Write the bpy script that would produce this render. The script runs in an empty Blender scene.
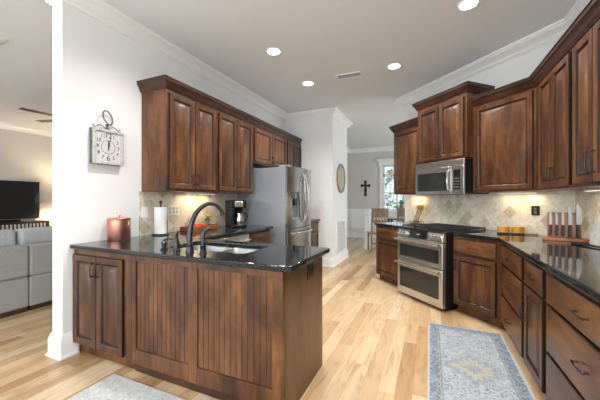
import bpy, bmesh, math, random
from mathutils import Vector, Matrix, geometry
random.seed(7)
C = bpy.context.scene.collection
PI = math.pi
sc = bpy.context.scene

# ---------------------------------------------------------------- camera
cam_d = bpy.data.cameras.new('camera')
cam = bpy.data.objects.new('camera', cam_d); C.objects.link(cam)
cam_d.sensor_width = 36; cam_d.lens = 36 * 294 / 600
cam.location = (0, 0, 1.283)
cam.rotation_euler = (PI / 2, 0, math.radians(23.9))
cam_d.clip_start = .05
sc.camera = cam

# ---------------------------------------------------------------- exposure, world, lights
sc.view_settings.view_transform = 'Standard'
sc.view_settings.look = 'None'
sc.view_settings.gamma = 1
sc.view_settings.exposure = 1.1
w = bpy.data.worlds.new('sky'); sc.world = w; w.use_nodes = True
w.node_tree.nodes['Background'].inputs[0].default_value = (.80, .90, 1, 1)
w.node_tree.nodes['Background'].inputs[1].default_value = .55

def area(name, loc, aim, sx, sy, power, col=(1, 1, 1)):
    l = bpy.data.lights.new(name, 'AREA'); l.shape = 'RECTANGLE'; l.size = sx; l.size_y = sy
    l.energy = power; l.color = col
    o = bpy.data.objects.new(name, l); C.objects.link(o); o.location = loc
    o.rotation_euler = (Vector(aim) - Vector(loc)).to_track_quat('-Z', 'Y').to_euler()
    return o
DAY = (.86, .935, 1.0)
area('fill_rear', (-1.2, -2.95, 1.55), (-1.2, 3, 1.3), 4.2, 2.7, 66, DAY)  # added fill panel behind the camera; the rear wall has no window
area('fill_rear_family', (-6.0, -2.95, 1.55), (-6.0, 3, 1.3), 4.6, 2.7, 85, DAY)  # unseen fill panel added for the family room, no window behind it
area('daylight_dining_window', (-1.1, 11.6, 4.6), (-1.3, 8.0, 0), 2.4, 2.0, 520, DAY)
area('fill_right_rear', (1.22, -1.4, 1.55), (-2.7, 0.4, 1.5), 2.8, 2.5, 34, DAY)  # fill added to brighten the left wall; no window on this side
area('fill_dining_side', (3.4, 7.6, 1.6), (-1.5, 7.6, 1.3), 3.0, 2.2, 60, DAY)  # added fill panel in front of the solid dining wall
def spot(name, loc, power, size=2.5, col=(1, .965, .92)):
    l = bpy.data.lights.new(name, 'SPOT'); l.energy = power; l.spot_size = size; l.spot_blend = .8
    l.shadow_soft_size = .07; l.color = col
    o = bpy.data.objects.new(name, l); C.objects.link(o); o.location = loc
    return o
CANS = [(-1.68, 3.03), (-1.67, 4.07), (-.43, 4.0), (.31, 3.0)]
for x, y in CANS: spot('recessed_and_fill_spot', (x, y, 3.0), 48)
for x, y in ((-1.7, 1.85), (.3, 1.75), (-.7, .4)): spot('recessed_and_fill_spot', (x, y, 3.0), 48)  # extra unseen spots without fixtures, added to lift the ambient light

# ---------------------------------------------------------------- material helpers
def mat(name, col=(.8, .8, .8), rough=.5, metal=0, emit=0, coat=0, spec=.5, trans=0, ecol=None, aniso=0):
    m = bpy.data.materials.new(name); m.use_nodes = True
    b = m.node_tree.nodes['Principled BSDF']
    b.inputs['Base Color'].default_value = (*col, 1)
    b.inputs['Roughness'].default_value = rough
    b.inputs['Metallic'].default_value = metal
    b.inputs['Coat Weight'].default_value = coat
    b.inputs['Specular IOR Level'].default_value = spec
    b.inputs['Transmission Weight'].default_value = trans
    if emit:
        b.inputs['Emission Color'].default_value = (*(ecol or col), 1)
        b.inputs['Emission Strength'].default_value = emit
    return m
class G:
    """tiny node-graph helper"""
    def __init__(s, m): s.t = m.node_tree; s.n = s.t.nodes; s.b = s.n['Principled BSDF']
    def new(s, k, **kw):
        n = s.n.new(k)
        for a, v in kw.items(): setattr(n, a, v)
        return n
    def link(s, a, b): s.t.links.new(a, b)
    def coord(s, scale=(1, 1, 1), rot=(0, 0, 0), vary=True):
        c = s.new('ShaderNodeTexCoord'); mp = s.new('ShaderNodeMapping')
        src = c.outputs['Object']
        if vary:
            oi = s.new('ShaderNodeObjectInfo'); mu = s.new('ShaderNodeMath', operation='MULTIPLY'); mu.inputs[1].default_value = 37.0
            s.link(oi.outputs['Random'], mu.inputs[0])
            add = s.new('ShaderNodeVectorMath', operation='ADD'); s.link(src, add.inputs[0]); s.link(mu.outputs[0], add.inputs[1])
            src = add.outputs[0]
        s.link(src, mp.inputs['Vector'])
        mp.inputs['Scale'].default_value = scale; mp.inputs['Rotation'].default_value = rot
        return mp.outputs[0]
    def noise(s, vec, scale=5, detail=4, rough=.5, dist=0):
        n = s.new('ShaderNodeTexNoise'); s.link(vec, n.inputs['Vector'])
        n.inputs['Scale'].default_value = scale; n.inputs['Detail'].default_value = detail
        n.inputs['Roughness'].default_value = rough; n.inputs['Distortion'].default_value = dist
        return n.outputs['Fac']
    def ramp(s, fac, stops):
        r = s.new('ShaderNodeValToRGB'); s.link(fac, r.inputs[0]); e = r.color_ramp.elements
        while len(e) < len(stops): e.new(.5)
        for k, (p, c) in zip(e, stops): k.position = p; k.color = (*c, 1)
        return r.outputs[0]
    def mix(s, f, a, b, mode='MIX'):
        n = s.new('ShaderNodeMix', data_type='RGBA', blend_type=mode)
        for i, v in ((0, f), (6, a), (7, b)):
            if hasattr(v, 'links'): s.link(v, n.inputs[i])
            elif isinstance(v, tuple): n.inputs[i].default_value = (*v, 1)
            else: n.inputs[i].default_value = v
        return n.outputs[2]
    def math(s, op, a, b=None):
        n = s.new('ShaderNodeMath', operation=op)
        for i, v in ((0, a), (1, b)):
            if v is None: continue
            if hasattr(v, 'links'): s.link(v, n.inputs[i])
            else: n.inputs[i].default_value = v
        return n.outputs[0]
    def bump(s, h, strength=.2, dist=.01):
        n = s.new('ShaderNodeBump'); s.link(h, n.inputs['Height'])
        n.inputs['Strength'].default_value = strength; n.inputs['Distance'].default_value = dist
        s.link(n.outputs[0], s.b.inputs['Normal'])
    def color(s, c): s.link(c, s.b.inputs['Base Color'])

def wood(name, dark, mid, light, grain='z', rough=.31, coat=.0):
    m = mat(name, mid, rough, coat=coat, spec=.42); g = G(m)
    sx = {'z': (1, 1, .24), 'x': (.24, 1, 1), 'y': (1, .24, 1)}[grain]
    v = g.coord(sx)
    n1 = g.noise(v, 9, 5, .62, .5); n2 = g.noise(v, 60, 3, .6, .2); n3 = g.noise(v, 2.2, 2, .5)
    a = g.math('ADD', g.math('MULTIPLY', n1, .65), g.math('MULTIPLY', n3, .35))
    c = g.ramp(a, [(.32, dark), (.48, mid), (.68, light)])
    c = g.mix(.35, c, g.ramp(n2, [(.3, (.45, .45, .45)), (.6, (1, 1, 1))]), 'MULTIPLY')
    # blotches and knots
    kn = g.noise(g.coord((1, 1, .5)), 5, 2, .5, 1.2)
    c = g.mix(g.ramp(kn, [(.62, (0, 0, 0)), (.76, (.5, .5, .5))]), c, tuple(x * .35 for x in dark))
    g.color(c); g.bump(n2, .12, .002)
    return m

M = {}
M['wood'] = wood('stained alder', (.024, .0095, .0048), (.085, .034, .014), (.215, .090, .033))
M['wood_h'] = wood('stained alder across', (.024, .0095, .0048), (.088, .036, .014), (.225, .098, .034), 'x')
M['glaze'] = wood('dark glaze in grooves', (.010, .004, .003), (.018, .008, .004), (.032, .014, .007))
M['wood_crown'] = wood('darker stained moulding', (.022, .009, .006), (.050, .020, .011), (.095, .040, .020), 'x')
M['wood_panel'] = wood('lighter end veneer', (.085, .042, .018), (.125, .064, .028), (.17, .090, .042))
M['wood_dark'] = wood('dark toe board', (.03, .012, .007), (.055, .024, .012), (.09, .04, .02), 'x')
M['void'] = mat('dark void', (.02, .012, .008), .8)
M['oak'] = wood('light board', (.13, .045, .012), (.24, .09, .022), (.34, .14, .038), 'x')
M['tanwood'] = wood('grey tan painted wood', (.17, .13, .09), (.26, .20, .14), (.33, .27, .19))
M['wall'] = mat('white wall paint', (.80, .81, .81), .7)
M['wallgrey'] = mat('greige wall paint', (.63, .61, .58), .7)
M['ceil'] = mat('ceiling paint', (.76, .79, .82), .8)
M['trim'] = mat('white gloss trim', (.86, .86, .85), .35)
for k in ('wall', 'wallgrey', 'ceil'):
    g = G(M[k]); g.bump(g.noise(g.coord(vary=False), 180, 2), .05, .002)
M['steel'] = mat('stainless steel', (.66, .66, .65), .30, 1)
M['fridge_steel'] = mat('darker fridge steel', (.40, .40, .385), .24, 1)
M['sink_steel'] = mat('brushed sink steel', (.40, .40, .40), .36, 1)
M['steel_bright'] = mat('polished steel', (.70, .70, .69), .22, 1)
M['steel_grey'] = mat('grey appliance side', (.30, .325, .365), .38, .35)
M['black'] = mat('black plastic', (.008, .008, .009), .35, spec=.35)
M['blackglass'] = mat('black glass', (.012, .012, .013), .06, coat=.4)
M['ovenglass'] = mat('oven glass', (.02, .022, .022), .08, coat=.3)
M['iron'] = mat('cast iron', (.02, .02, .022), .55)
M['bronze'] = mat('dark bronze', (.055, .042, .036), .32, .8)
M['faucet'] = mat('oil rubbed gunmetal', (.055, .055, .06), .28, .85)
M['copper'] = mat('copper', (.62, .30, .22), .30, 1)
g = G(M['copper']); v = g.coord((.15, .15, 30), vary=False); g.bump(g.noise(v, 5, 2), .25, .003)
M['brass'] = mat('brass', (.75, .55, .25), .25, 1)
M['white'] = mat('white plastic', (.82, .82, .80), .4)
M['paper'] = mat('paper towel', (.86, .86, .86), .9)
g = G(M['paper']); g.bump(g.noise(g.coord(), 90, 2), .2, .003)
M['glass'] = mat('clear glass', (.95, .98, .98), .03, trans=1)
M['lampglow'] = mat('lit lamp lens', (1, .96, .90), .5, emit=9)
M['warmglow'] = mat('lit warm lens', (1, .85, .6), .5, emit=.6)
M['shade'] = mat('lamp shade', (.75, .70, .62), .7, emit=.6, ecol=(1, .86, .65))
M['alabaster'] = mat('alabaster', (.72, .66, .52), .4)
M['screen'] = mat('tv screen', (.010, .010, .012), .12)
M['red'] = mat('tomato red', (.62, .035, .02), .25)
M['yellow'] = mat('yellow petals', (.85, .50, .02), .5)
M['green'] = mat('leaf green', (.10, .24, .04), .5)
M['leafout'] = mat('garden leaves', (.16, .32, .10), .6)
M['lawn'] = mat('lawn', (.16, .27, .08), .9)
M['amber'] = mat('honey wood jar', (.50, .225, .035), .35)
M['goldwood'] = mat('golden wood spoon', (.42, .24, .07), .4)
M['blade'] = mat('knife steel', (.26, .265, .275), .38, .7)
M['patina'] = mat('pewter clock frame', (.20, .20, .20), .55, .1)
g = G(M['patina']); g.color(g.ramp(g.noise(g.coord(), 30, 4), [(.35, (.07, .07, .07)), (.6, (.15, .15, .15))]))
M['palepaint'] = mat('distressed white paint', (.62, .62, .60), .6)
g = G(M['palepaint']); g.color(g.ramp(g.noise(g.coord(), 40, 4), [(.34, (.34, .34, .33)), (.52, (.52, .52, .51))]))
M['dialpaint'] = mat('pale clock dial', (.60, .60, .59), .6)
M['ink'] = mat('dark ink', (.025, .025, .028), .6)
M['mirror'] = mat('antique mirror', (.42, .39, .30), .5)
M['mirrorframe'] = mat('pale gold frame', (.35, .28, .18), .4, .4)

# granite
m = M['granite'] = mat('black granite', (.02, .02, .02), .06, spec=.45); g = G(m)
v = g.coord(vary=False)
g.color(g.mix(g.ramp(g.noise(v, 260, 2), [(.60, (0, 0, 0)), (.72, (1, 1, 1))]), g.ramp(g.noise(v, 60, 4), [(.35, (.006, .007, .008)), (.65, (.016, .019, .02))]), (.045, .05, .05)))
# sofa fabric
def fabric(name, a, b, sc_=220):
    m = mat(name, a, .95); g = G(m); n = g.noise(g.coord(), sc_, 3, .7)
    g.color(g.ramp(n, [(.35, a), (.65, b)])); g.bump(n, .35, .004); return m
M['sofa'] = fabric('grey tweed', (.25, .245, .24), (.42, .415, .405), 140)
M['cushion'] = fabric('pale blue grey cushion', (.40, .41, .42), (.54, .545, .55), 120)
M['coral'] = fabric('coral cushion', (.50, .12, .07), (.60, .2, .12))
M['mat'] = fabric('grey white mat', (.42, .43, .44), (.62, .63, .63), 60)
# floor: maple planks running along y
m = M['floor'] = mat('maple planks', (.6, .42, .25), .34, coat=.1); g = G(m)
cd = g.new('ShaderNodeTexCoord'); sp = g.new('ShaderNodeSeparateXYZ'); g.link(cd.outputs['Object'], sp.inputs[0])
PW = .108
col_i = g.math('FLOOR', g.math('DIVIDE', sp.outputs[0], PW))
wn = g.new('ShaderNodeTexWhiteNoise', noise_dimensions='1D'); g.link(col_i, wn.inputs['W'])
yy = g.math('ADD', g.math('DIVIDE', sp.outputs[1], 1.15), g.math('MULTIPLY', wn.outputs['Value'], 7.3))
row_i = g.math('FLOOR', yy)
cb = g.new('ShaderNodeCombineXYZ'); g.link(col_i, cb.inputs[0]); g.link(row_i, cb.inputs[1])
wn2 = g.new('ShaderNodeTexWhiteNoise', noise_dimensions='3D'); g.link(cb.outputs[0], wn2.inputs['Vector'])
base = g.ramp(wn2.outputs['Value'], [(0, (.37, .215, .10)), (.12, (.49, .325, .175)), (.45, (.57, .405, .23)), (.8, (.64, .485, .305)), (1, (.68, .54, .37))])
off = g.new('ShaderNodeVectorMath', operation='MULTIPLY_ADD'); g.link(wn2.outputs['Color'], off.inputs[0]); off.inputs[1].default_value = (9, 9, 9)
mp = g.new('ShaderNodeMapping'); g.link(cd.outputs['Object'], mp.inputs[0]); mp.inputs['Scale'].default_value = (1, .13, 1)
g.link(mp.outputs[0], off.inputs[2])
gr = g.noise(off.outputs[0], 14, 5, .6, 1.3)
c = g.mix(.55, base, g.ramp(gr, [(.32, (.52, .40, .30)), (.47, (.93, .90, .86)), (.62, (1.05, 1.04, 1.03))]), 'MULTIPLY')
kn = g.noise(off.outputs[0], 5, 3, .6, 1.0)
c = g.mix(g.ramp(kn, [(.64, (0, 0, 0)), (.74, (.55, .55, .55))]), c, (.34, .17, .07))
fx = g.math('FRACT', g.math('DIVIDE', sp.outputs[0], PW)); fy = g.math('FRACT', yy)
gap = g.math('MAXIMUM', g.math('GREATER_THAN', g.math('ABSOLUTE', g.math('SUBTRACT', fx, .5)), .487), g.math('GREATER_THAN', g.math('ABSOLUTE', g.math('SUBTRACT', fy, .5)), .4985))
c = g.mix(g.math('MULTIPLY', gap, .35), c, (.30, .18, .10)); g.color(c)
g.bump(g.math('SUBTRACT', 1.0, gap), .2, .002)
# diamond travertine tile: (u,z) from object coords; u = x + y after rotation on each wall object
def tile(name, ux, uy):
    m = mat(name, (.6, .55, .45), .55); g = G(m)
    cd = g.new('ShaderNodeTexCoord'); sp = g.new('ShaderNodeSeparateXYZ'); g.link(cd.outputs['Object'], sp.inputs[0])
    u = g.math('ADD', g.math('MULTIPLY', sp.outputs[0], ux), g.math('MULTIPLY', sp.outputs[1], uy))
    S = .108 * math.sqrt(2)
    zz = g.math('SUBTRACT', sp.outputs[2], .914)
    a = g.math('DIVIDE', g.math('ADD', u, zz), S); b = g.math('DIVIDE', g.math('SUBTRACT', u, zz), S)
    ai = g.math('FLOOR', a); bi = g.math('FLOOR', b)
    cb = g.new('ShaderNodeCombineXYZ'); g.link(ai, cb.inputs[0]); g.link(bi, cb.inputs[1])
    wn = g.new('ShaderNodeTexWhiteNoise', noise_dimensions='3D'); g.link(cb.outputs[0], wn.inputs['Vector'])
    c = g.ramp(wn.outputs['Value'], [(0, (.50, .41, .29)), (.12, (.58, .51, .39)), (.22, (.68, .62, .50)), (.6, (.73, .69, .58)), (1, (.79, .75, .66))])
    n = g.noise(cd.outputs['Object'], 22, 5, .6, .5)
    c = g.mix(.7, c, g.ramp(n, [(.3, (.68, .62, .52)), (.55, (1, 1, 1))]), 'MULTIPLY')
    fa = g.math('ABSOLUTE', g.math('SUBTRACT', g.math('FRACT', a), .5)); fb = g.math('ABSOLUTE', g.math('SUBTRACT', g.math('FRACT', b), .5))
    gap = g.math('GREATER_THAN', g.math('MAXIMUM', fa, fb), .478)
    g.color(g.mix(g.math('MULTIPLY', gap, .7), c, (.60, .56, .48)))
    g.bump(g.math('ADD', g.math('SUBTRACT', 1.0, gap), g.math('MULTIPLY', n, .4)), .35, .003)
    return m
M['tile_y'] = tile('travertine on side walls', 0, 1)
M['tile_d'] = tile('travertine on angled wall', .7071, -.7071)
# patterned rug
m = M['rug'] = mat('faded blue rug', (.4, .45, .5), .95); g = G(m)
cd = g.new('ShaderNodeTexCoord'); sp = g.new('ShaderNodeSeparateXYZ'); g.link(cd.outputs['Object'], sp.inputs[0])
RW, RL = .64, 2.5
X = sp.outputs[0]; Y = sp.outputs[1]
ax = g.math('ABSOLUTE', X)
ay = g.math('ABSOLUTE', Y)
ex = g.math('SUBTRACT', RW / 2, ax); ey = g.math('SUBTRACT', RL / 2, ay); e = g.math('MINIMUM', ex, ey)
v = g.coord(vary=False)
n = g.noise(v, 34, 5, .7, 1.8); n4 = g.noise(v, 9, 3, .6, .6)
field = g.ramp(n, [(.36, (.10, .17, .24)), (.45, (.32, .41, .48)), (.50, (.50, .55, .59)), (.60, (.60, .62, .63)), (.70, (.62, .58, .49))])
my = g.math('SUBTRACT', g.math('ABSOLUTE', g.math('SUBTRACT', g.math('FRACT', g.math('ADD', g.math('DIVIDE', Y, .80), 4.91875)), .5)), 0)
wob = g.math('MULTIPLY', g.math('SINE', g.math('MULTIPLY', g.math('ARCTAN2', X, g.math('MULTIPLY', my, .62)), 14.0)), .018)
dd = g.math('ADD', g.math('ADD', g.math('MULTIPLY', ax, .66), g.math('MULTIPLY', my, .52)), wob)
med = g.ramp(dd, [(0, (.50, .47, .38)), (.03, (.20, .27, .33)), (.05, (.58, .53, .40)), (.10, (.52, .50, .42)), (.118, (.20, .28, .34)), (.14, (.42, .49, .54)), (.155, (.24, .32, .38)), (.17, (1, 1, 1))])
inmed = g.math('LESS_THAN', dd, .165)
c = g.mix(g.math('MULTIPLY', inmed, .72), field, med)
bord = g.ramp(n, [(.36, (.10, .15, .21)), (.52, (.20, .28, .36)), (.62, (.48, .50, .49))])
inb = g.math('MULTIPLY', g.math('LESS_THAN', e, .085), g.math('GREATER_THAN', e, .02))
c = g.mix(g.math('MULTIPLY', inb, .85), c, bord)
ln = g.math('LESS_THAN', g.math('ABSOLUTE', g.math('SUBTRACT', e, .095)), .006)
c = g.mix(g.math('MULTIPLY', ln, .6), c, (.15, .2, .26))
c = g.mix(g.ramp(n4, [(.48, (0, 0, 0)), (.75, (.35, .35, .35))]), c, (.56, .58, .59))
c = g.mix(g.math('LESS_THAN', e, .014), c, (.58, .6, .6))
g.color(g.mix(1.0, c, (.68, .66, .66), 'MULTIPLY')); g.bump(n, .3, .003)

# ---------------------------------------------------------------- mesh helpers
class MB:
    def __init__(s): s.bm = bmesh.new(); s.mi = 0
    def face(s, vs, mi=None):
        try: f = s.bm.faces.new(vs); f.material_index = s.mi if mi is None else mi; return f
        except ValueError: return None
    def box(s, x0, x1, y0, y1, z0, z1, mi=None):
        v = [s.bm.verts.new(p) for p in ((x0, y0, z0), (x1, y0, z0), (x1, y1, z0), (x0, y1, z0), (x0, y0, z1), (x1, y0, z1), (x1, y1, z1), (x0, y1, z1))]
        for q in ((0, 3, 2, 1), (4, 5, 6, 7), (0, 1, 5, 4), (1, 2, 6, 5), (2, 3, 7, 6), (3, 0, 4, 7)): s.face([v[i] for i in q], mi)
        return s
    def rings(s, rings, cap0=True, cap1=True, mi=None, closed=True):
        R = [[s.bm.verts.new(p) for p in r] for r in rings]; n = len(R[0])
        for a, b in zip(R, R[1:]):
            for i in range(n if closed else n - 1): s.face([a[i], a[(i + 1) % n], b[(i + 1) % n], b[i]], mi)
        if cap0: s.face(R[0][::-1], mi)
        if cap1: s.face(R[-1], mi)
        return s
    def lathe(s, prof, c=(0, 0, 0), n=24, mi=None, sx=1, sy=1):
        return s.rings([[(c[0] + r * sx * math.cos(2 * PI * i / n), c[1] + r * sy * math.sin(2 * PI * i / n), c[2] + z) for i in range(n)] for r, z in prof], prof[0][0] <= .02, prof[-1][0] <= .02, mi=mi)
    def tube(s, pts, r, n=10, mi=None):
        pts = [Vector(p) for p in pts]; rs = r if isinstance(r, (list, tuple)) else [r] * len(pts)
        up = None; R = []
        for i, p in enumerate(pts):
            t = (pts[min(i + 1, len(pts) - 1)] - pts[max(i - 1, 0)]).normalized()
            if up is None: up = Vector((0, 0, 1)) if abs(t.z) < .9 else Vector((1, 0, 0))
            a = t.cross(up).normalized(); b = a.cross(t).normalized(); up = b
            R.append([tuple(p + a * rs[i] * math.cos(2 * PI * k / n) + b * rs[i] * math.sin(2 * PI * k / n)) for k in range(n)])
        return s.rings(R, mi=mi)
    def prism(s, outer, z0, z1, holes=(), mi=None):
        loops = [list(outer)] + [list(h) for h in holes]
        tri = geometry.tessellate_polygon([[Vector((x, y, 0)) for x, y in l] for l in loops])
        flat = [p for l in loops for p in l]
        T = [s.bm.verts.new((x, y, z1)) for x, y in flat]; B = [s.bm.verts.new((x, y, z0)) for x, y in flat]
        for a, b, c in tri: s.face([T[a], T[b], T[c]], mi); s.face([B[c], B[b], B[a]], mi)
        o = 0
        for l in loops:
            k = len(l)
            for i in range(k):
                j = (i + 1) % k; s.face([B[o + i], B[o + j], T[o + j], T[o + i]], mi)
            o += k
        return s
    def sweep(s, path, prof, mi=None):
        """extrude profile [(out,z)] along plan path; out is to the right of travel"""
        P = [Vector(p) for p in path]; N = []
        for i in range(len(P) - 1):
            d = (P[i + 1] - P[i]).normalized(); N.append(Vector((d.y, -d.x)))
        R = []
        for i, p in enumerate(P):
            if i == 0: m_ = N[0]
            elif i == len(P) - 1: m_ = N[-1]
            else: m_ = (N[i - 1] + N[i]) / (1 + N[i - 1].dot(N[i]))
            R.append([(p.x + m_.x * o, p.y + m_.y * o, z) for o, z in prof])
        return s.rings(R, mi=mi)
    def panel(s, x0, x1, z0, z1, yb, prof, groove=(), mi=0, gmi=1):
        """concentric rectangles facing -y. prof = [(inset, y)]; ring k..k+1 uses groove material if k in groove"""
        R = []
        for ins, y in prof:
            R.append([s.bm.verts.new(p) for p in ((x0 + ins, y, z0 + ins), (x1 - ins, y, z0 + ins), (x1 - ins, y, z1 - ins), (x0 + ins, y, z1 - ins))])
        for k, (a, b) in enumerate(zip(R, R[1:])):
            for i in range(4): s.face([a[i], a[(i + 1) % 4], b[(i + 1) % 4], b[i]], gmi if k in groove else mi)
        s.face(R[0][::-1], mi); s.face(R[-1], mi)
        return s
    def xf(s, mtx): bmesh.ops.transform(s.bm, matrix=mtx, verts=s.bm.verts); return s
    def build(s, name, mats, parent=None, bevel=0, seg=2, ang=35, smooth=True):
        bm = s.bm
        bmesh.ops.recalc_face_normals(bm, faces=bm.faces)
        me = bpy.data.meshes.new(name); bm.to_mesh(me); bm.free()
        if not isinstance(mats, (list, tuple)): mats = [mats]
        for m_ in mats: me.materials.append(M[m_] if isinstance(m_, str) else m_)
        if smooth:
            for p in me.polygons: p.use_smooth = True
            me.set_sharp_from_angle(angle=math.radians(ang))
        o = bpy.data.objects.new(name, me); C.objects.link(o)
        if parent is not None: o.parent = parent
        if bevel:
            b = o.modifiers.new('bevel', 'BEVEL'); b.width = bevel; b.segments = seg; b.limit_method = 'ANGLE'; b.angle_limit = math.radians(50)
        return o

def tag(o, label=None, cat=None, group=None, kind=None):
    if label: o['label'] = label
    if cat: o['category'] = cat
    if group: o['group'] = group
    if kind: o['kind'] = kind
    return o
def thing(name, label, cat, loc=(0, 0, 0), rz=0, group=None):
    o = bpy.data.objects.new(name, None); C.objects.link(o); o.location = loc; o.rotation_euler = (0, 0, rz); o.empty_display_size = .1
    return tag(o, label, cat, group)
def struct(o): o['kind'] = 'structure'; return o
def copy_tree(o, parent=None):
    c = o.copy(); C.objects.link(c)
    if parent is not None: c.parent = parent
    for ch in list(o.children): copy_tree(ch, c)
    return c
def text_mesh(txt, size, name, material, parent, mtx, depth=.0006, fit=None):
    cu = bpy.data.curves.new(name, 'FONT'); cu.body = txt; cu.size = size; cu.align_x = 'CENTER'; cu.align_y = 'CENTER'; cu.extrude = depth
    t = bpy.data.objects.new(name, cu); C.objects.link(t); bpy.context.view_layer.update()
    me = bpy.data.meshes.new_from_object(t); bpy.data.objects.remove(t)
    me.transform(mtx); me.materials.append(M[material])
    o = bpy.data.objects.new(name, me); C.objects.link(o)
    if parent is not None: o.parent = parent
    return o
R2 = math.sqrt(.5)
def dg(s, d): return (s * R2 + d * R2, -s * R2 + d * R2)   # angled-wall frame: s along the wall to the right, d away from the camera

H = 3.03
XL = -2.73; XR = 1.28; DW = 4.93 / math.sqrt(2); CY = 4.93 - XR
WE = -4.05
# ---------------------------------------------------------------- structure
struct(MB().box(-9.1, 3.8, -3.2, 10.3, -.1, 0).build('floor', 'floor'))
struct(MB().box(-9.1, 3.8, -3.2, 10.3, H, H + .1).build('ceiling', 'ceil'))
struct(MB().box(-2.87, XL, 1.40, 5.42, 0, H).build('wall_left', 'wall'))
struct(MB().box(-2.87, -1.72, 5.42, 6.5, 0, H).build('wall_pier', 'wall'))
struct(MB().box(-2.87, -2.6, 6.5, 10.03, 0, H).build('wall_hall', 'wallgrey'))
struct(MB().box(XR, XR + .14, -3.0, CY + .06, 0, H).build('wall_right', 'wall'))
p = [dg(WE, DW), dg(-(CY - XR) * R2 * -1 if False else (XR - CY) * R2, DW), (XR + .14, CY + .06), dg(WE, DW + .15)]
p = [dg(WE, DW), (XR, CY), (XR + .14, CY + .06), dg(WE, DW + .15)]
struct(MB().prism(p, 0, H).build('wall_range', 'wall'))
# far dining wall with window opening
WX0, WX1, WZ0, WZ1 = -1.43, -.78, .93, 2.42
struct(MB().box(-2.6, WX0, 10.03, 10.2, 0, H).box(WX1, 3.6, 10.03, 10.2, 0, H).box(WX0, WX1, 10.03, 10.2, 0, WZ0).box(WX0, WX1, 10.03, 10.2, WZ1, H).build('wall_far', 'wallgrey'))
struct(MB().box(3.5, 3.6, CY + .06, 10.03, 0, H).build('wall_dining', 'wallgrey'))
struct(MB().box(XR + .14, 3.6, CY - .04, CY + .06, 0, H).build('wall_dining_near', 'wallgrey'))
struct(MB().box(-9.0, -8.87, -3.0, 6.5, 0, H).build('wall_family', 'wallgrey'))
struct(MB().box(-9.0, -2.87, 6.5, 6.6, 0, H).build('wall_family_end', 'wallgrey'))
struct(MB().box(-9.0, XR + .14, -3.1, -3.0, 0, H).build('wall_rear', 'wall'))
# crowns
CR = [(0, -.135), (.012, -.135), (.018, -.122), (.028, -.118), (.034, -.104), (.052, -.075), (.078, -.048), (.09, -.04), (.092, -.026), (.104, -.022), (.106, 0), (0, 0)]
CR = [(o, H + z) for o, z in CR]
struct(MB().sweep([(-2.87, 6.5), (-2.87, 1.40), (XL, 1.40), (XL, 5.42), (-1.72, 5.42), (-1.72, 6.5), (-2.6, 6.5), (-2.6, 10.03), (3.5, 10.03)], CR).build('trim_1', 'trim'))
e0 = dg(WE, DW); e1 = dg(WE, DW + .15)
struct(MB().sweep([e1, e0, (XR, CY), (XR, -3)], CR).build('trim_2', 'trim'))
struct(MB().sweep([(-8.87, -3), (-8.87, 6.5)], CR).build('trim_3', 'trim'))
# baseboards
BB = [(0, 0), (.034, 0), (.034, .012), (.024, .022), (.022, .03), (.022, .135), (.018, .15), (.014, .155), (.013, .17), (.006, .185), (0, .187)]
struct(MB().sweep([(-2.87, 4.5), (-2.87, 1.40), (XL, 1.40), (XL, 1.508)], BB).build('baseboard_left', 'trim'))
struct(MB().sweep([(-1.95, 5.42), (-1.72, 5.42), (-1.72, 6.5), (-2.6, 6.5), (-2.6, 10.03), (3.5, 10.03)], [(o, z * .92) for o, z in BB]).build('baseboard_pier', 'trim'))
struct(MB().sweep([(-8.87, -3), (-8.87, 6.5)], BB).build('baseboard_family', 'trim'))
# wainscot on far wall
wn_ = MB().box(-2.58, 3.4, 10.012, 10.03, .15, .96)
wn_.box(-2.58, 3.4, 9.995, 10.03, .955, .985)
for x0 in (-2.52, -.55, .3, 1.2):
    a, b_, z0, z1 = x0, x0 + .78, .27, .87
    for q in ((a, b_, z0, z0 + .025), (a, b_, z1 - .025, z1), (a, a + .025, z0, z1), (b_ - .025, b_, z0, z1)): wn_.box(q[0], q[1], 10.0, 10.013, q[2], q[3])
struct(wn_.build('trim_4', 'trim'))
wh = MB().box(-2.6, -2.585, 6.55, 9.98, .15, .96).box(-2.6, -2.57, 6.55, 9.98, .955, .985)
struct(wh.build('trim_5', 'trim'))
# dining window
wt = bpy.data.objects.new('window_1', None); C.objects.link(wt); wt.location = (0, 0, 0); struct(wt)
f = MB()
f.box(WX0 - .11, WX0, 10.005, 10.06, WZ0 - .02, WZ1 + .02).box(WX1, WX1 + .09, 10.005, 10.06, WZ0 - .02, WZ1 + .02)
f.box(WX0 - .13, WX1 + .13, 10.0, 10.06, WZ1, WZ1 + .17)
f.sweep([(WX0 - .16, 10.03), (WX0 - .16, 10.0), (WX1 + .16, 10.0), (WX1 + .16, 10.03)], [(0, WZ1 + .13), (.02, WZ1 + .14), (.06, WZ1 + .20), (.07, WZ1 + .22), (0, WZ1 + .22)])
f.build('window_casing', 'trim', wt)
MB().box(WX0 - .11, WX1 + .11, 9.93, 10.06, WZ0 - .045, WZ0 - .01).build('window_sill', 'trim', wt, .004)
f = MB()
TZ = 2.06
for x0, x1, z0, z1 in ((WX0, WX1, WZ0, WZ0 + .05), (WX0, WX1, TZ, TZ + .09), (WX0, WX1, WZ1 - .04, WZ1), (WX0, WX0 + .045, WZ0, WZ1), (WX1 - .045, WX1, WZ0, WZ1),
                       (-1.115, -1.095, WZ0, WZ1), (WX0, WX1, 1.16, 1.20), (WX0, WX1, 1.52, 1.54)):
    f.box(x0, x1, 10.07, 10.10, z0, z1)
f.build('window_frame', 'trim', wt)
MB().box(WX0 + .04, WX1 - .04, 10.082, 10.086, WZ0 + .04, WZ1 - .03).build('window_glass', 'glass', wt)
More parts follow.
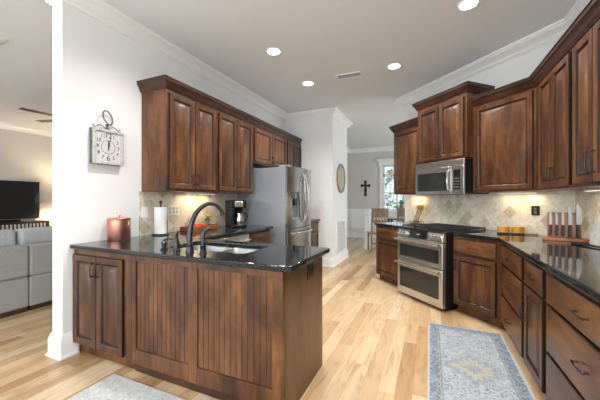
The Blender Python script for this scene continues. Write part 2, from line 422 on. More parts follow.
# backsplash
ts = .012
struct(MB().box(XL, XL + ts, 2.085, 3.70, .916, 1.372).build('trim_6', 'tile_y'))
p = [dg(-3.985, DW - ts), (XR - ts, CY - ts * .4142), (XR, CY), dg(-3.985, DW)]
struct(MB().prism(p, .916, 1.40).build('trim_7', 'tile_d'))
struct(MB().box(XR - ts, XR, .9, CY - ts * .42, .916, 1.40).build('trim_8', 'tile_y'))
# outside
g_ = MB().box(-12, 10, 10.4, 40, -.3, -.2).build('ground_outside', 'lawn'); struct(g_)
def shrub(name, x, y, h, r, lab):
    t = thing(name, lab, 'tree', (x, y, -.2), group='trees outside the dining window')
    b = MB()
    for i in range(420):
        a = random.random() * 2 * PI; u = random.uniform(-1, 1); k = random.uniform(.55, 1)
        c = Vector((r * k * math.cos(a) * math.sqrt(1 - u * u), r * k * math.sin(a) * math.sqrt(1 - u * u), h * .6 + u * h * .4 * k))
        s_ = random.uniform(.06, .13); q = Matrix.Rotation(random.random() * 6, 3, Vector((random.random(), random.random(), 1)).normalized())
        b.face([b.bm.verts.new(c + q @ Vector(v_)) for v_ in ((-s_, 0, 0), (0, -s_ * .5, .02), (s_, 0, 0), (0, s_ * .5, .02))])
    b.build('foliage', 'leafout', t)
    MB().tube([(0, 0, 0), (.02, 0, h * .5), (0, .02, h * .9)], [.06, .05, .02], 8).build('trunk', 'tanwood', t)
shrub('garden_tree', -3.2, 15.5, 2.9, 1.1, 'leafy green tree outside, left of the dining window view')
shrub('garden_tree', -1.7, 17.0, 3.4, 1.3, 'leafy green tree outside, right of the dining window view')

# ---------------------------------------------------------------- cabinet parts
T = .02
def door(par, x0, x1, z0, z1, handle=None, name='door', mt='wood'):
    w_ = min(x1 - x0, z1 - z0); st = min(.058, w_ * .24)
    prof = [(0, -.001), (0, -.016), (.004, -.02), (st - .012, -.02), (st - .006, -.0165), (st, -.010), (st + .004, -.005), (st + .010, -.005), (st + .036, -.0175), (st + .041, -.019)]
    d = MB().panel(x0, x1, z0, z1, 0, prof, groove=(0, 1, 4, 5, 6)).build(name, [mt, 'glaze'], par)
    if handle: pull(d, *handle)
    return d
def drawer(par, x0, x1, z0, z1, handle=True):
    prof = [(0, -.001), (0, -.015), (.005, -.0185), (.010, -.0195), (.014, -.020)]
    d = MB().panel(x0, x1, z0, z1, 0, prof, groove=(0, 1)).build('drawer_front', ['wood_h', 'glaze'], par)
    if handle: pull(d, (x0 + x1) / 2, (z0 + z1) / 2, 'h')
    return d
def pull(par, x, z, o='v', L=.10):
    m_ = MB(); y0 = -.018; y = -.040
    a = [(x, z - L / 2), (x, z + L / 2)] if o == 'v' else [(x - L / 2, z), (x + L / 2, z)]
    for px, pz in a:
        m_.tube([(px, y0, pz), (px, y, pz)], [.006, .0045], 8)
        m_.lathe([(.001, -.003), (.008, -.002), (.008, .001), (.001, .002)], (px, y0 - .001, pz), 8)
    ex = .012
    if o == 'v': pts = [(x, y, z - L / 2 - ex), (x, y - .003, z - L / 2), (x, y - .008, z), (x, y - .003, z + L / 2), (x, y, z + L / 2 + ex)]
    else: pts = [(x - L / 2 - ex, y, z), (x - L / 2, y - .003, z), (x, y - .008, z), (x + L / 2, y - .003, z), (x + L / 2 + ex, y, z)]
    m_.tube(pts, [.003, .0055, .0045, .0055, .003], 8)
    return m_.build('handle', 'bronze', par)
def base_cab(name, label, loc, rz, W, D=.60, ztop=.879, toe=.10, kick=.07):
    t = thing(name, label, 'cabinet', loc, rz)
    MB().box(0, W, 0, D, toe, ztop).box(.0, W, kick, D, .001, toe).build('body', 'wood', t)
    return t
def wall_cab(name, label, loc, rz, W, D, z0, z1):
    t = thing(name, label, 'cabinet', (loc[0], loc[1], z0), rz)
    MB().box(0, W, 0, D, 0, z1 - z0).build('body', 'wood', t, .0015, 1)
    return t
def W3(x, y): return (x, y, 0)

# ---------- left wall uppers
XU = XL + .35          # face plane of the left uppers
def lU(name, lab, y0, y1, z0, z1, doors):
    t = wall_cab(name, lab, (XU, y0), PI / 2, y1 - y0, .345, z0, z1)
    for a, b, hd in doors:
        h = None
        if hd: h = ((b - y0 - .025) if hd == 'r' else (a - y0 + .025), .13 if z1 - z0 > .8 else .10, 'v')
        door(t, a - y0, b - y0, .025, z1 - z0 - .045, h)
    return t
lU('wall_cabinet', 'tall two-door wooden wall cabinet at the near end, above the paper towel', 2.112, 2.863, 1.372, 2.40, [(2.145, 2.487, 'r'), (2.493, 2.84, 'l')])
lU('wall_cabinet', 'tall two-door wooden wall cabinet above the coffee maker, beside the fridge', 2.866, 3.652, 1.372, 2.40, [(2.89, 3.252, 'r'), (3.258, 3.63, 'l')])
lU('wall_cabinet', 'short two-door wooden wall cabinet directly above the fridge', 3.655, 4.765, 1.83, 2.40, [(3.685, 4.205, 'r'), (4.211, 4.74, 'l')])
lU('wall_cabinet', 'narrow two-door wooden wall cabinet between the fridge and the white pier', 4.768, 5.415, 1.372, 2.40, [(4.79, 5.09, None), (5.096, 5.395, None)])
# dark cabinet crown profile
def ccr(z): return [(a * .8, zz) for a, zz in [(0, z - .07), (.008, z - .07), (.012, z - .06), (.020, z - .055), (.024, z - .045), (.040, z - .018), (.052, z - .006), (.060, z - .002), (.062, z + .022), (.070, z + .026), (.070, z + .034), (0, z + .034)]]
o = MB().sweep([(XL + .002, 2.112), (XU + .0, 2.112), (XU + .0, 5.345)], [(a + .001, z) for a, z in ccr(2.455)]).build('cabinet_crown', 'wood_crown'); 
tag(o, 'dark wood crown moulding topping the cabinets on the left wall', 'crown moulding')

# ---------- left base run
XB = XL + .66
def lB(name, lab, y0, y1): return base_cab(name, lab, (XB, y0, 0), PI / 2, y1 - y0, .655)
t = lB('base_cabinet', 'wooden base cabinet below the left counter, next to the fridge', 3.08, 3.62)
drawer(t, .03, .51, .69, .85); door(t, .03, .51, .12, .67, (.07, .58, 'v'))
t = base_cab('base_cabinet', 'wooden base cabinet under the corner of the left counter', (XB, 2.17, 0), PI / 2, .28, .655)
drawer(t, .03, .25, .69, .85); door(t, .03, .25, .12, .67)
t = thing('dishwasher', 'stainless dishwasher under the left counter behind the sink', 'dishwasher', (XB, 2.455, 0), PI / 2)
MB().box(0, .615, 0, .6, .1, .872).box(.02, .595, .06, .55, .0, .1).build('body', 'steel_grey', t)
MB().box(.005, .61, -.03, -.001, .11, .865).build('door', 'steel', t, .006)
MB().tube([(.05, -.031, .8), (.05, -.065, .8)], .006).tube([(.565, -.031, .8), (.565, -.065, .8)], .006).tube([(.03, -.065, .8), (.585, -.065, .8)], .01).build('handle', 'steel_bright', t)
t = base_cab('base_cabinet', 'wooden base cabinet between the fridge and the white pier', (XB + .06, 4.72, 0), PI / 2, .69, .715)
drawer(t, .03, .66, .69, .85); door(t, .03, .34, .12, .67); door(t, .35, .66, .12, .67)
tag(MB().box(XL + .001, -1.965, 4.70, 5.415, .88, .915).build('countertop', 'granite', None, .006), 'short black granite counter between the fridge and the white pier', 'countertop')
# ---------- peninsula
YF = 1.485
t = base_cab('base_cabinet', 'narrow two-door wooden cabinet at the wall end of the peninsula', (XL + .002, YF, 0), 0, .70, .66, kick=.045)
door(t, .012, .315, .105, .835, (.287, .73, 'v')); door(t, .321, .625, .105, .835, (.349, .73, 'v'))
t = thing('peninsula_base', 'wooden peninsula base with beadboard panels below the sink counter', 'kitchen island', (-2.026, YF, 0))
PWD = 1.26; DP = .66     # width, depth
b = MB()
zb, zt = .075, .879
xs = [(0, .045), (.555, .63), (1.19, PWD)]
for a, c_ in xs: b.box(a, c_, 0, .03, zb, zt)
for a, c_ in ((.045, .555), (.63, 1.19)): b.box(a, c_, .001, .03, zb, .185); b.box(a, c_, .001, .03, .835, zt)
b.build('face_frame', 'wood', t, .002, 1)
for a, c_ in ((.045, .555), (.63, 1.19)):
    b = MB(); n = round((c_ - a) / .043); w_ = (c_ - a) / n
    for i in range(n):
        x0 = a + i * w_; x1 = x0 + w_
        prof = [(x0, .030), (x0, .0135), (x0 + .0022, .011), (x0 + .012, .011), (x0 + .0135, .0118), (x0 + .015, .011), (x1 - .0010, .011), (x1, .0135), (x1, .030)]
        R = [[(px, py, z) for px, py in prof] for z in (.186, .834)]
        V0 = [b.bm.verts.new(q) for q in R[0]]; V1 = [b.bm.verts.new(q) for q in R[1]]
        for k in range(len(prof) - 1): b.face([V0[k], V0[k + 1], V1[k + 1], V1[k]], 1 if k in (1, 6) else 0)
    b.build('beadboard_panel', ['wood', 'glaze'], t, smooth=False)
MB().box(0, PWD - .02, .035, DP, .08, .60).box(0, .10, .035, DP, .60, .879).box(1.12, PWD - .02, .035, DP, .60, .879).box(.10, 1.12, .035, .15, .6, .879).box(.1, 1.12, DP - .04, DP, .6, .879).box(0, PWD - .02, .06, DP, .001, .08).build('body', 'wood_dark', t)
MB().box(PWD - .018, PWD + .002, .031, DP + .005, .002, .879).build('end_panel', 'wood_panel', t, .001, 1)
MB().box(-.0, PWD - .02, .032, .055, .001, .073).build('toe_board', 'wood_dark', t)
b = MB().box(PWD + .0025, PWD + .008, .36, .475, .74, .835)
ou = b.build('outlet_cover', 'bronze', t, .002)
MB().box(PWD + .008, PWD + .0105, .38, .412, .762, .813).box(PWD + .008, PWD + .0105, .423, .455, .762, .813).build('socket', 'void', ou, .001)
# ---------- left countertop with sink hole
def rrect(x0, x1, y0, y1, r, n=5):
    pts = []
    for cx_, cy_, a0 in ((x1 - r, y1 - r, 0), (x0 + r, y1 - r, 90), (x0 + r, y0 + r, 180), (x1 - r, y0 + r, 270)):
        for k in range(n + 1):
            a = math.radians(a0 + 90 * k / n); pts.append((cx_ + r * math.cos(a), cy_ + r * math.sin(a)))
    return pts
CX = -.705; CYR = 2.175; r = .02
SX0, SX1, SY0, SY1 = -1.90, -1.17, 1.68, 2.06
outer = [(XL + .002, 1.45), (CX - .02, 1.45), (CX, 1.47), (CX, CYR - .02), (CX - .02, CYR), (-2.03, CYR), (-2.03, 3.655), (XL + .002, 3.655)]
o = MB().prism(outer, .880, .915, [rrect(SX0, SX1, SY0, SY1, .05)]).build('countertop', 'granite', None, .008, 3)
tag(o, 'polished black granite counter covering the peninsula and the left wall cabinets', 'countertop')
# sink
t = thing('kitchen_sink', 'undermount double-bowl stainless sink set in the peninsula counter', 'sink', ((SX0 + SX1) / 2, (SY0 + SY1) / 2, .88))
b = MB()
hw = (SX1 - SX0) / 2; hh = (SY1 - SY0) / 2
def bowl(x0, x1, y0, y1, dep, name):
    b = MB(); R = []
    for ins, z, rr in ((-.012, -.001, .05), (0, -.0015, .05), (.004, -.01, .05), (.012, -dep + .03, .06), (.03, -dep, .05), (.10, -dep - .004, .03)):
        R.append([(px, py, z) for px, py in rrect(x0 + ins, x1 - ins, y0 + ins, y1 - ins, rr)])
    b.rings(R, cap0=False)
    o_ = b.build(name, 'sink_steel', t, ang=60)
    MB().lathe([(.001, 0), (.04, 0), (.045, .003), (.03, .004), (.02, .0), (.001, .0)], ((x0 + x1) / 2, (y0 + y1) / 2, -dep - .0035), 20).build('drain', 'steel_bright', o_)
bowl(-hw + .0, -.012, -hh, hh, .19, 'bowl'); bowl(.012, hw, -hh, hh, .19, 'bowl')
# faucet
FX, FY = -1.545, 1.575; ZC = .9155
t = thing('kitchen_faucet', 'dark gunmetal gooseneck faucet arching over the sink', 'faucet', (FX, FY, ZC))
MB().lathe([(.001, 0), (.030, 0), (.030, .006), (.026, .012), (.024, .03), (.022, .05), (.024, .055), (.020, .062), (.018, .10), (.001, .10)], n=20).build('base', 'faucet', t)
ux, uy = .55, .835
ctl = [(0, .06), (0, .125), (.015, .212), (.055, .290), (.12, .338), (.18, .333), (.222, .292), (.232, .270)]
pts = []
for i in range(len(ctl) - 1):
    p0, p1, p2, p3 = ctl[max(i - 1, 0)], ctl[i], ctl[i + 1], ctl[min(i + 2, len(ctl) - 1)]
    for k in range(4):
        u_ = k / 4
        q = [.5 * (2 * p1[j] + (p2[j] - p0[j]) * u_ + (2 * p0[j] - 5 * p1[j] + 4 * p2[j] - p3[j]) * u_ ** 2 + (3 * p1[j] - p0[j] - 3 * p2[j] + p3[j]) * u_ ** 3) for j in (0, 1)]
        pts.append((q[0] * ux, q[0] * uy, q[1]))
pts.append((ctl[-1][0] * ux, ctl[-1][0] * uy, ctl[-1][1]))
n_ = len(pts)
MB().tube(pts, [.0205 - .007 * min(1, k / n_ * 1.5) for k in range(n_)], 14).build('spout', 'faucet', t)
e_ = pts[-1]
MB().tube([pts[-2], e_, (e_[0] + .002, e_[1] + .003, e_[2] - .018)], [.014, .0175, .0175], 14).build('spout_tip', 'faucet', t)
t = thing('faucet_handle', 'dark lever handle on the counter just left of the gooseneck faucet', 'faucet handle', (-1.665, 1.57, ZC))
MB().lathe([(.001, 0), (.028, 0), (.028, .006), (.023, .012), (.024, .05), (.020, .066), (.013, .08), (.012, .10), (.001, .10)], n=20).build('base', 'faucet', t)
MB().tube([(0, 0, .09), (.004, -.002, .115), (.018, -.008, .138)], [.013, .012, .007], 12).build('lever', 'faucet', t)
t = thing('side_sprayer', 'dark side sprayer standing just right of the gooseneck faucet', 'sprayer', (-1.425, 1.575, ZC))
MB().lathe([(.001, 0), (.027, 0), (.027, .006), (.021, .012), (.020, .045), (.023, .05), (.023, .058), (.001, .058)], n=20).build('base', 'faucet', t)
MB().tube([(0, 0, .055), (0, 0, .12), (.002, .003, .145), (.012, .018, .163), (.026, .039, .166)], [.014, .0155, .016, .016, .014], 14).build('spray_head', 'faucet', t)
t = thing('soap_dispenser', 'small dark soap dispenser on the counter, leftmost of the sink fittings', 'soap dispenser', (-1.795, 1.575, ZC))
MB().lathe([(.001, 0), (.024, 0), (.025, .008), (.016, .014), (.017, .04), (.022, .046), (.022, .056), (.014, .062), (.013, .075), (.001, .076)], n=20).build('base', 'faucet', t)
MB().tube([(0, 0, .072), (.015, .02, .08), (.035, .05, .075)], [.008, .007, .005], 10).build('nozzle', 'faucet', t)
# ---------- fridge
t = thing('refrigerator', 'stainless french-door refrigerator with ice dispenser on the left wall', 'refrigerator', (-1.80, 3.735, 0), PI / 2)
FW = .905
MB().box(0, FW, .085, .90, .03, 1.755).box(.03, FW - .03, .12, .86, .002, .03).build('body', 'steel_grey', t, .004)
MB().box(.02, .10, .03, .20, 1.756, 1.785).build('hinge_cover', 'steel_grey', t, .004)
MB().box(FW - .10, FW - .02, .03, .20, 1.756, 1.785).build('hinge_cover', 'steel_grey', t, .004)
def bulge(x): u = (x / FW - .5) * 2; return .055 * u * u          # front surface y (0 at centre)
def fdoor(name, x0, x1, z0, z1, hole=None):
    b = MB(); N = 14; pr = [(x0 + (x1 - x0) * k / N) for k in range(N + 1)]
    poly = [(x, bulge(x)) for x in pr] + [(x1, .084), (x0, .084)]
    if hole is None:
        b.rings([[(px, py, z) for px, py in poly] for z in (z0, z1)])
    else:
        hx0, hx1, hz0, hz1 = hole
        def slab(xa, xb, za, zb_):
            q = [xa + (xb - xa) * k / 8 for k in range(9)]
            pl = [(x, bulge(x)) for x in q] + [(xb, .084), (xa, .084)]
            b.rings([[(px, py, z) for px, py in pl] for z in (za, zb_)])
        slab(x0, x1, z0, hz0); slab(x0, x1, hz1, z1); slab(x0, hx0, hz0, hz1); slab(hx1, x1, hz0, hz1)
    return b.build(name, 'fridge_steel', t, .003 if hole is None else 0, ang=25)
dl = fdoor('door', .002, FW / 2 - .003, .872, 1.775, (.115, .335, 1.0, 1.40)); fdoor('door', FW / 2 + .003, FW - .002, .872, 1.775)
fdoor('freezer_drawer', .002, FW - .002, .06, .864)
MB().box(.115, .335, .08, .083, 1.0, 1.40).box(.115, .13, .032, .08, 1.0, 1.4).box(.32, .335, .032, .08, 1.0, 1.4).box(.13, .32, .02, .076, 1.0, 1.02).build('dispenser_recess', 'steel_grey', dl)
MB().box(.118, .332, .012, .078, 1.30, 1.398).build('dispenser_display', 'blackglass', dl, .003)
MB().box(.18, .27, .022, .06, 1.20, 1.299).build('dispenser_spout', 'black', dl, .004)
def bow(x, z0, z1, side):
    N = 14; pts = []
    for k in range(N + 1):
        a = k / N; pts.append((x + side * .035 * (math.sin(PI * a)) , bulge(x) - .006 - .058 * math.sin(PI * a) ** .6, z0 + (z1 - z0) * a))
    return MB().tube(pts, .016, 10)
bow(FW / 2 - .03, .95, 1.69, -1).build('handle', 'steel_bright', t); bow(FW / 2 + .03, .95, 1.69, 1).build('handle', 'steel_bright', t)
pts = [(.07 + (FW - .14) * k / 14, bulge(.07 + (FW - .14) * k / 14) - .006 - .055 * math.sin(PI * k / 14) ** .4, .80) for k in range(15)]
MB().tube(pts, .014, 10).build('handle', 'steel_bright', t)
# ---------- right side: angled base
DB = 2.857
def ang_base(lab, s0, s1):
    x, y = dg(s0, DB); return base_cab('base_cabinet', lab, (x, y, 0), -PI / 4, s1 - s0, .60)
t = ang_base('wooden base cabinet with one drawer and door, left of the range', -3.985, -3.292)
drawer(t, .03, .665, .69, .845); door(t, .03, .665, .12, .665, (.62, .58, 'v'))
t = ang_base('wooden base cabinet with one drawer and door, right of the range', -2.515, -1.972)
drawer(t, .022, .505, .69, .845); door(t, .022, .505, .12, .665, (.047, .56, 'v'))
# range
x, y = dg(-3.286, 2.70)
t = thing('gas_range', 'stainless double-oven gas range between the angled base cabinets', 'range', (x, y, 0), -PI / 4)
RWD = .765
MB().box(.0, RWD, .05, .74, .06, .885).box(.04, RWD - .04, .10, .7, .002, .06).build('body', 'black', t, .002)
# cooktop
MB().box(-.0, RWD, .02, .755, .887, .915).build('cooktop', 'black', t, .004)
def grate(x0, x1):
    b = MB(); z0, z1 = .935, .947
    for yy_ in (.07, .70): b.box(x0, x1, yy_, yy_ + .012, z0, z1)
    for xx in (x0, x1 - .012): b.box(xx, xx + .012, .07, .712, z0, z1)
    n = 4
    for i in range(1, n): xx = x0 + (x1 - x0) * i / n; b.box(xx - .005, xx + .005, .07, .71, z0, z1)
    for i in range(1, 6): yy_ = .07 + .64 * i / 6; b.box(x0, x1, yy_ - .005, yy_ + .005, z0, z1)
    for xx in (x0, x1 - .012):
        for yy_ in (.07, .385, .70): b.box(xx, xx + .012, yy_, yy_ + .012, .9155, z0)
    b.build('grate', 'iron', t)
grate(.02, .255); grate(.262, .503); grate(.51, .745)
for bx_, by_ in ((.137, .22), (.137, .55), (.382, .38), (.627, .22), (.627, .55)):
    MB().lathe([(.001, 0), (.045, 0), (.045, .008), (.03, .012), (.03, .016), (.001, .016)], (bx_, by_, .9155), 20).build('burner', 'iron', t)
# control panel, sloped
b = MB(); b.rings([[(xx, 0.0, .795), (xx, -.004, .80), (xx, .022, .905), (xx, .03, .915), (xx, .05, .915), (xx, .05, .795)] for xx in (0, RWD)])
cp = b.build('control_panel', 'steel_bright', t, .003)
MB().rings([[(xx, -.0055, .803), (xx, .0185, .898), (xx, .024, .898), (xx, 0, .803)] for xx in (.235, .53)]).build('display', 'blackglass', cp)
text_mesh('12:00', .022, 'clock_readout', 'white', cp, Matrix.Translation((.38, .0045, .85)) @ Matrix.Rotation(math.radians(90 - 14), 4, 'X'), .0003)
nv = Vector((0, -.97, .24))
for kx in (.045, .105, .165, .59, .64, .69, .735):
    q = Vector((0, 0, 1)).rotation_difference(nv).to_matrix().to_4x4()
    kb = MB().lathe([(.001, 0), (.024, 0), (.025, .004), (.021, .008), (.020, .030), (.017, .034), (.001, .034)], n=16).xf(Matrix.Translation((kx, .0065, .848)) @ q)
    kb.build('knob', 'steel_bright', t)
def oven(name, z0, z1, wz0, wz1):
    b = MB().panel(0.004, RWD - .004, z0, z1, 0, [(0, .048), (0, .004), (.004, 0), (.012, 0)])
    d = b.build(name, 'steel', t)
    MB().box(.055, RWD - .055, -.0025, .001, wz0, wz1).build('oven_window', 'ovenglass', d, .001)
    zh = z1 - .022
    h = MB().tube([(.03, -.004, zh), (.03, -.05, zh)], .011).tube([(RWD - .03, -.004, zh), (RWD - .03, -.05, zh)], .011)
    h.tube([(.012, -.05, zh), (RWD - .012, -.05, zh)], .0145, 12); h.build('handle', 'steel_bright', d)
oven('oven_door', .487, .787, .545, .70); oven('oven_door', .045, .479, .135, .40)
MB().lathe([(.001, 0), (.017, .0), (.017, .0163), (.001, .0163)], (0, 0, -.008), 12).xf(Matrix.Translation((RWD - .12, -.05, .765)) @ Matrix.Rotation(PI / 2, 4, 'Y')).build('medallion', 'coral', t)
# angled uppers
def ang_wall(lab, s0, s1, d, z0, z1, D):
    x, y = dg(s0, d); return wall_cab('wall_cabinet', lab, (x, y), -PI / 4, s1 - s0, D, z0, z1)
DU = 4.5 * R2
t = ang_wall('single-door wooden wall cabinet left of the microwave', -3.955, -3.317, DU, 1.372, 2.41, DW - DU - .002)
door(t, .035, .585, .02, .99)
t = ang_wall('raised two-door wooden wall cabinet above the microwave', -3.315, -2.525, 3.083, 1.79, 2.585, DW - 3.083 - .002)
door(t, .022, .385, .02, .725, (.36, .105, 'v')); door(t, .391, .755, .02, .725, (.416, .105, 'v'))
t = ang_wall('large single-door wooden wall cabinet right of the microwave in the corner', -2.522, -1.848, DU, 1.372, 2.41, DW - DU - .002)
door(t, .03, .655, .02, .99, (.06, .13, 'v'))
# crowns on the angled cabinets
def crown(path, z, lab):
    tag(MB().sweep(path, ccr(z)).build('cabinet_crown', 'wood_crown'), lab, 'crown moulding')
crown([dg(-3.957, DW - .004), dg(-3.957, DU - .001), dg(-3.318, DU - .001)], 2.455, 'dark wood crown moulding on the cabinet left of the microwave')
crown([dg(-3.317, DW - .004), dg(-3.317, 3.081), dg(-2.523, 3.081), dg(-2.523, DW - .004)], 2.625, 'dark wood crown moulding on the raised cabinet above the microwave')
# microwave
x, y = dg(-3.312, 3.045)
t = thing('microwave', 'stainless over-the-range microwave under the raised two-door cabinet', 'microwave', (x, y, 1.345), -PI / 4)
MW = .782
MB().box(.003, MW, .02, .42, .012, .435).build('body', 'black', t, .003)
MB().box(0, MW, -.002, .018, .36, .435).build('vent_panel', 'steel', t, .004)
d = MB().box(0, .60, -.004, .018, .008, .355).build('door', 'steel', t, .004)
MB().box(.04, .545, -.008, -.004, .055, .295).build('door_window', 'ovenglass', d, .003)
MB().tube([(.575, -.006, .05), (.575, -.035, .075), (.575, -.045, .18), (.575, -.035, .285), (.575, -.006, .31)], .010).build('handle', 'steel_bright', d)
p_ = MB().box(.603, MW, -.004, .018, .008, .355).build('control_panel', 'steel', t, .004)
MB().box(.635, .735, -.0055, -.003, .065, .31).build('keypad', 'blackglass', p_, .001)
b = MB()
for i in range(3):
    for j in range(4): b.box(.65 + i * .026, .668 + i * .026, -.0065, -.0055, .085 + j * .035, .103 + j * .035)
b.build('buttons', 'patina', p_)
MB().lathe([(.001, 0), (.013, 0), (.014, .002), (.001, .002)], n=20).xf(Matrix.Translation((.36, -.0025, .398)) @ Matrix.Rotation(PI / 2, 4, 'X')).build('badge', 'steel_bright', t)
# ---------- right run
XF = .635
def rB(lab, y1, y0): return base_cab('base_cabinet', lab, (XF, y1, 0), -PI / 2, y1 - y0, XR - XF - .005)
t = rB('three-drawer wooden base cabinet in the corner of the right run', 3.385, 2.625)
for z0, z1 in ((.69, .855), (.40, .675), (.12, .385)): drawer(t, .03, .735, z0, z1)
t = rB('wooden base cabinet with drawer over a door, middle of the right run', 2.622, 2.185)
drawer(t, .03, .412, .69, .855); door(t, .03, .412, .12, .675, (.062, .49, 'v', .13))
t = rB('wide three-drawer wooden base cabinet at the near end of the right run', 2.182, 1.20)
for z0, z1 in ((.69, .855), (.41, .675), (.12, .395)): drawer(t, .03, .95, z0, z1)
# corner filler
tag(MB().prism([dg(-1.970, DB), (XF, 3.387), (XF + .5, 3.387), dg(-1.970, DB + .30)], .10, .879).prism([dg(-1.970, DB + .07), (XF + .07, 3.387), (XF + .5, 3.387), dg(-1.970, DB + .30)], .001, .10).build('corner_filler', 'wood'), 'narrow wooden filler post where the angled and right base cabinets meet', 'cabinet filler')
# toe shoe strips are part of floor trim
def co(c_, s): return dg(s, c_ * R2)
DC = 2.833; XC = .605
crn = (XC, DC * math.sqrt(2) - XC)
outer = [dg(-2.517, DC), crn, (XC, 1.19), (XR - .002, 1.19), (XR - .002, CY - .003), dg(-2.517, DW - .003)]
tag(MB().prism(outer, .880, .915).build('countertop', 'granite', None, .008, 3), 'polished black granite counter running right of the range along the right wall', 'countertop')
outer = [dg(-4.01, DC), dg(-3.290, DC), dg(-3.290, DW - .003), dg(-4.01, DW - .003)]
tag(MB().prism(outer, .880, .915).build('countertop', 'granite', None, .008, 3), 'small black granite counter piece left of the range', 'countertop')
# right uppers
XUR = .94
def rU(lab, y1, y0):
    return wall_cab('wall_cabinet', lab, (XUR, y1), -PI / 2, y1 - y0, XR - XUR - .002, 1.372, 2.41)
yc = 4.5 - XUR - .006
t = rU('two-door wooden wall cabinet at the corner of the right wall', yc, 2.722)
door(t, yc - 3.41, yc - 3.093, .02, .99, (yc - 3.12, .13, 'v')); door(t, yc - 3.087, yc - 2.75, .02, .99, (yc - 3.06, .13, 'v'))
t = rU('two-door wooden wall cabinet on the right wall nearest the camera', 2.719, 2.04)
door(t, .025, .31, .02, .99, (.285, .15, 'v', .13)); door(t, .316, .65, .02, .99, (.342, .15, 'v', .13))
t = rU('end wooden wall cabinet on the right wall at the edge of the photo', 2.037, 1.40)
door(t, .025, .31, .02, .99); door(t, .316, .61, .02, .99)
crown([dg(-2.512, DU - .001), (XUR - .001, 4.5 - XUR - .001), (XUR - .001, 1.40)], 2.455, 'dark wood crown moulding along the corner and right wall cabinets')

# ---------------------------------------------------------------- lights and ceiling things
for i, (x, y) in enumerate(CANS):
    labs = ['recessed ceiling light nearer the camera on the left side', 'recessed ceiling light left of the ceiling vent', 'recessed ceiling light right of the ceiling vent', 'recessed ceiling light nearest the right edge, above the rug']
    if i == 0:
        t0 = thing('recessed_light', labs[0], 'ceiling light', (x, y, H), group='recessed ceiling lights')
        MB().lathe([(.072, -.0005), (.095, -.0005), (.094, -.006), (.075, -.010), (.072, -.008)], n=32).build('trim_ring', 'trim', t0)
        MB().lathe([(.001, -.001), (.071, -.001), (.071, -.006), (.001, -.007)], n=32).build('lens', 'lampglow', t0)
    else:
        c_ = copy_tree(t0); c_.location = (x, y, H); c_['label'] = labs[i]
t = thing('air_vent', 'white rectangular air vent in the kitchen ceiling', 'vent', (-1.04, 4.04, H))
MB().box(-.17, .17, -.075, -.06, -.012, -.0005).box(-.17, .17, .06, .075, -.012, -.0005).box(-.17, -.155, -.06, .06, -.012, -.0005).box(.155, .17, -.06, .06, -.012, -.0005).build('frame', 'trim', t, .002)
MB().box(-.155, .155, -.06, .06, -.002, -.0005).build('backing', 'black', t)
b = MB()
for i in range(6): yy_ = -.048 + i * .019; b.rings([[(xx, yy_ - .003, -.009), (xx, yy_ + .002, -.003), (xx, yy_ + .003, -.004), (xx, yy_ - .002, -.010)] for xx in (-.154, .154)])
b.build('louvres', 'trim', t)
t = thing('air_vent', 'small white air vent in the family room ceiling at the left edge', 'vent', (-4.36, 1.60, H))
MB().box(-.13, .13, -.04, .04, -.012, -.0005).build('frame', 'white', t, .003)
def ucl(loc, rz, L, lab, p=3.0):
    t = thing('under_cabinet_light', lab, 'cabinet light', loc, rz)
    MB().box(-L / 2, L / 2, -.02, .02, -.016, -.001).build('housing', 'white', t, .002)
    MB().box(-L / 2 + .01, L / 2 - .01, -.014, .014, -.019, -.0165).build('lens', 'warmglow', t)
    a = area('under_cabinet_lamp', (loc[0], loc[1], loc[2] - .022), (loc[0], loc[1], 0), L * .9, .03, p, (1, .80, .52))
    a.rotation_euler = (0, 0, rz)
ucl((XL + .12, 2.85, 1.371), PI / 2, .5, 'slim lit strip under the left wall cabinets above the wooden tray', 1.2)
x, y = dg(-3.72, DW - .10); ucl((x, y, 1.371), -PI / 4, .3, 'slim lit strip under the cabinet left of the microwave', .55)
x, y = dg(-2.15, DW - .10); ucl((x, y, 1.371), -PI / 4, .4, 'slim lit strip under the corner cabinet right of the microwave', .7)
ucl((XR - .12, 2.9, 1.371), PI / 2, .45, 'slim lit strip under the right wall cabinets near the knife board', 1.0)

# ---------------------------------------------------------------- wall things
# clock
t = thing('wall_clock', 'square distressed grey-white wall clock with a ring on top', 'clock', (XL, 1.605, 1.605), PI / 2)
CW = .275; CH = .315; cf = -.055
MB().box(0, CW, cf + .012, -.001, 0, CH).build('case', 'patina', t, .003)
b = MB()
fr = .022
for q in ((0, CW, 0, fr), (0, CW, CH - fr, CH), (0, fr, fr, CH - fr), (CW - fr, CW, fr, CH - fr)): b.box(q[0], q[1], cf - .006, cf + .0115, q[2], q[3])
b.build('front_frame', 'palepaint', t, .003)
fc = MB().box(fr, CW - fr, cf + .008, cf + .0115, fr, CH - fr).build('clock_face', 'dialpaint', t)
cxk, czk = CW / 2, CH / 2
b = MB(); 
b.rings([[(cxk + rr * math.cos(2 * PI * k / 32), yy_, czk + rr * math.sin(2 * PI * k / 32)) for k in range(32)] for rr, yy_ in ((.060, cf + .0079), (.060, cf + .0065), (.063, cf + .0065), (.063, cf + .0079))], cap0=False, cap1=False)
b.build('dial_ring', 'ink', fc)
for k in range(12):
    a = PI / 2 - 2 * PI * k / 12; ca, sa = math.cos(a), math.sin(a); sq = 1 / max(abs(ca), abs(sa)); rr = .092 * (.62 + .38 * sq)
    n_ = 12 if k == 0 else k
    text_mesh(str(n_), .066 if n_ in (12, 6) else .046, 'numeral', 'ink', fc, Matrix.Translation((cxk + rr * ca * 1.02, cf + .0072, czk + rr * sa * 1.12)) @ Matrix.Rotation(PI / 2, 4, 'X'))
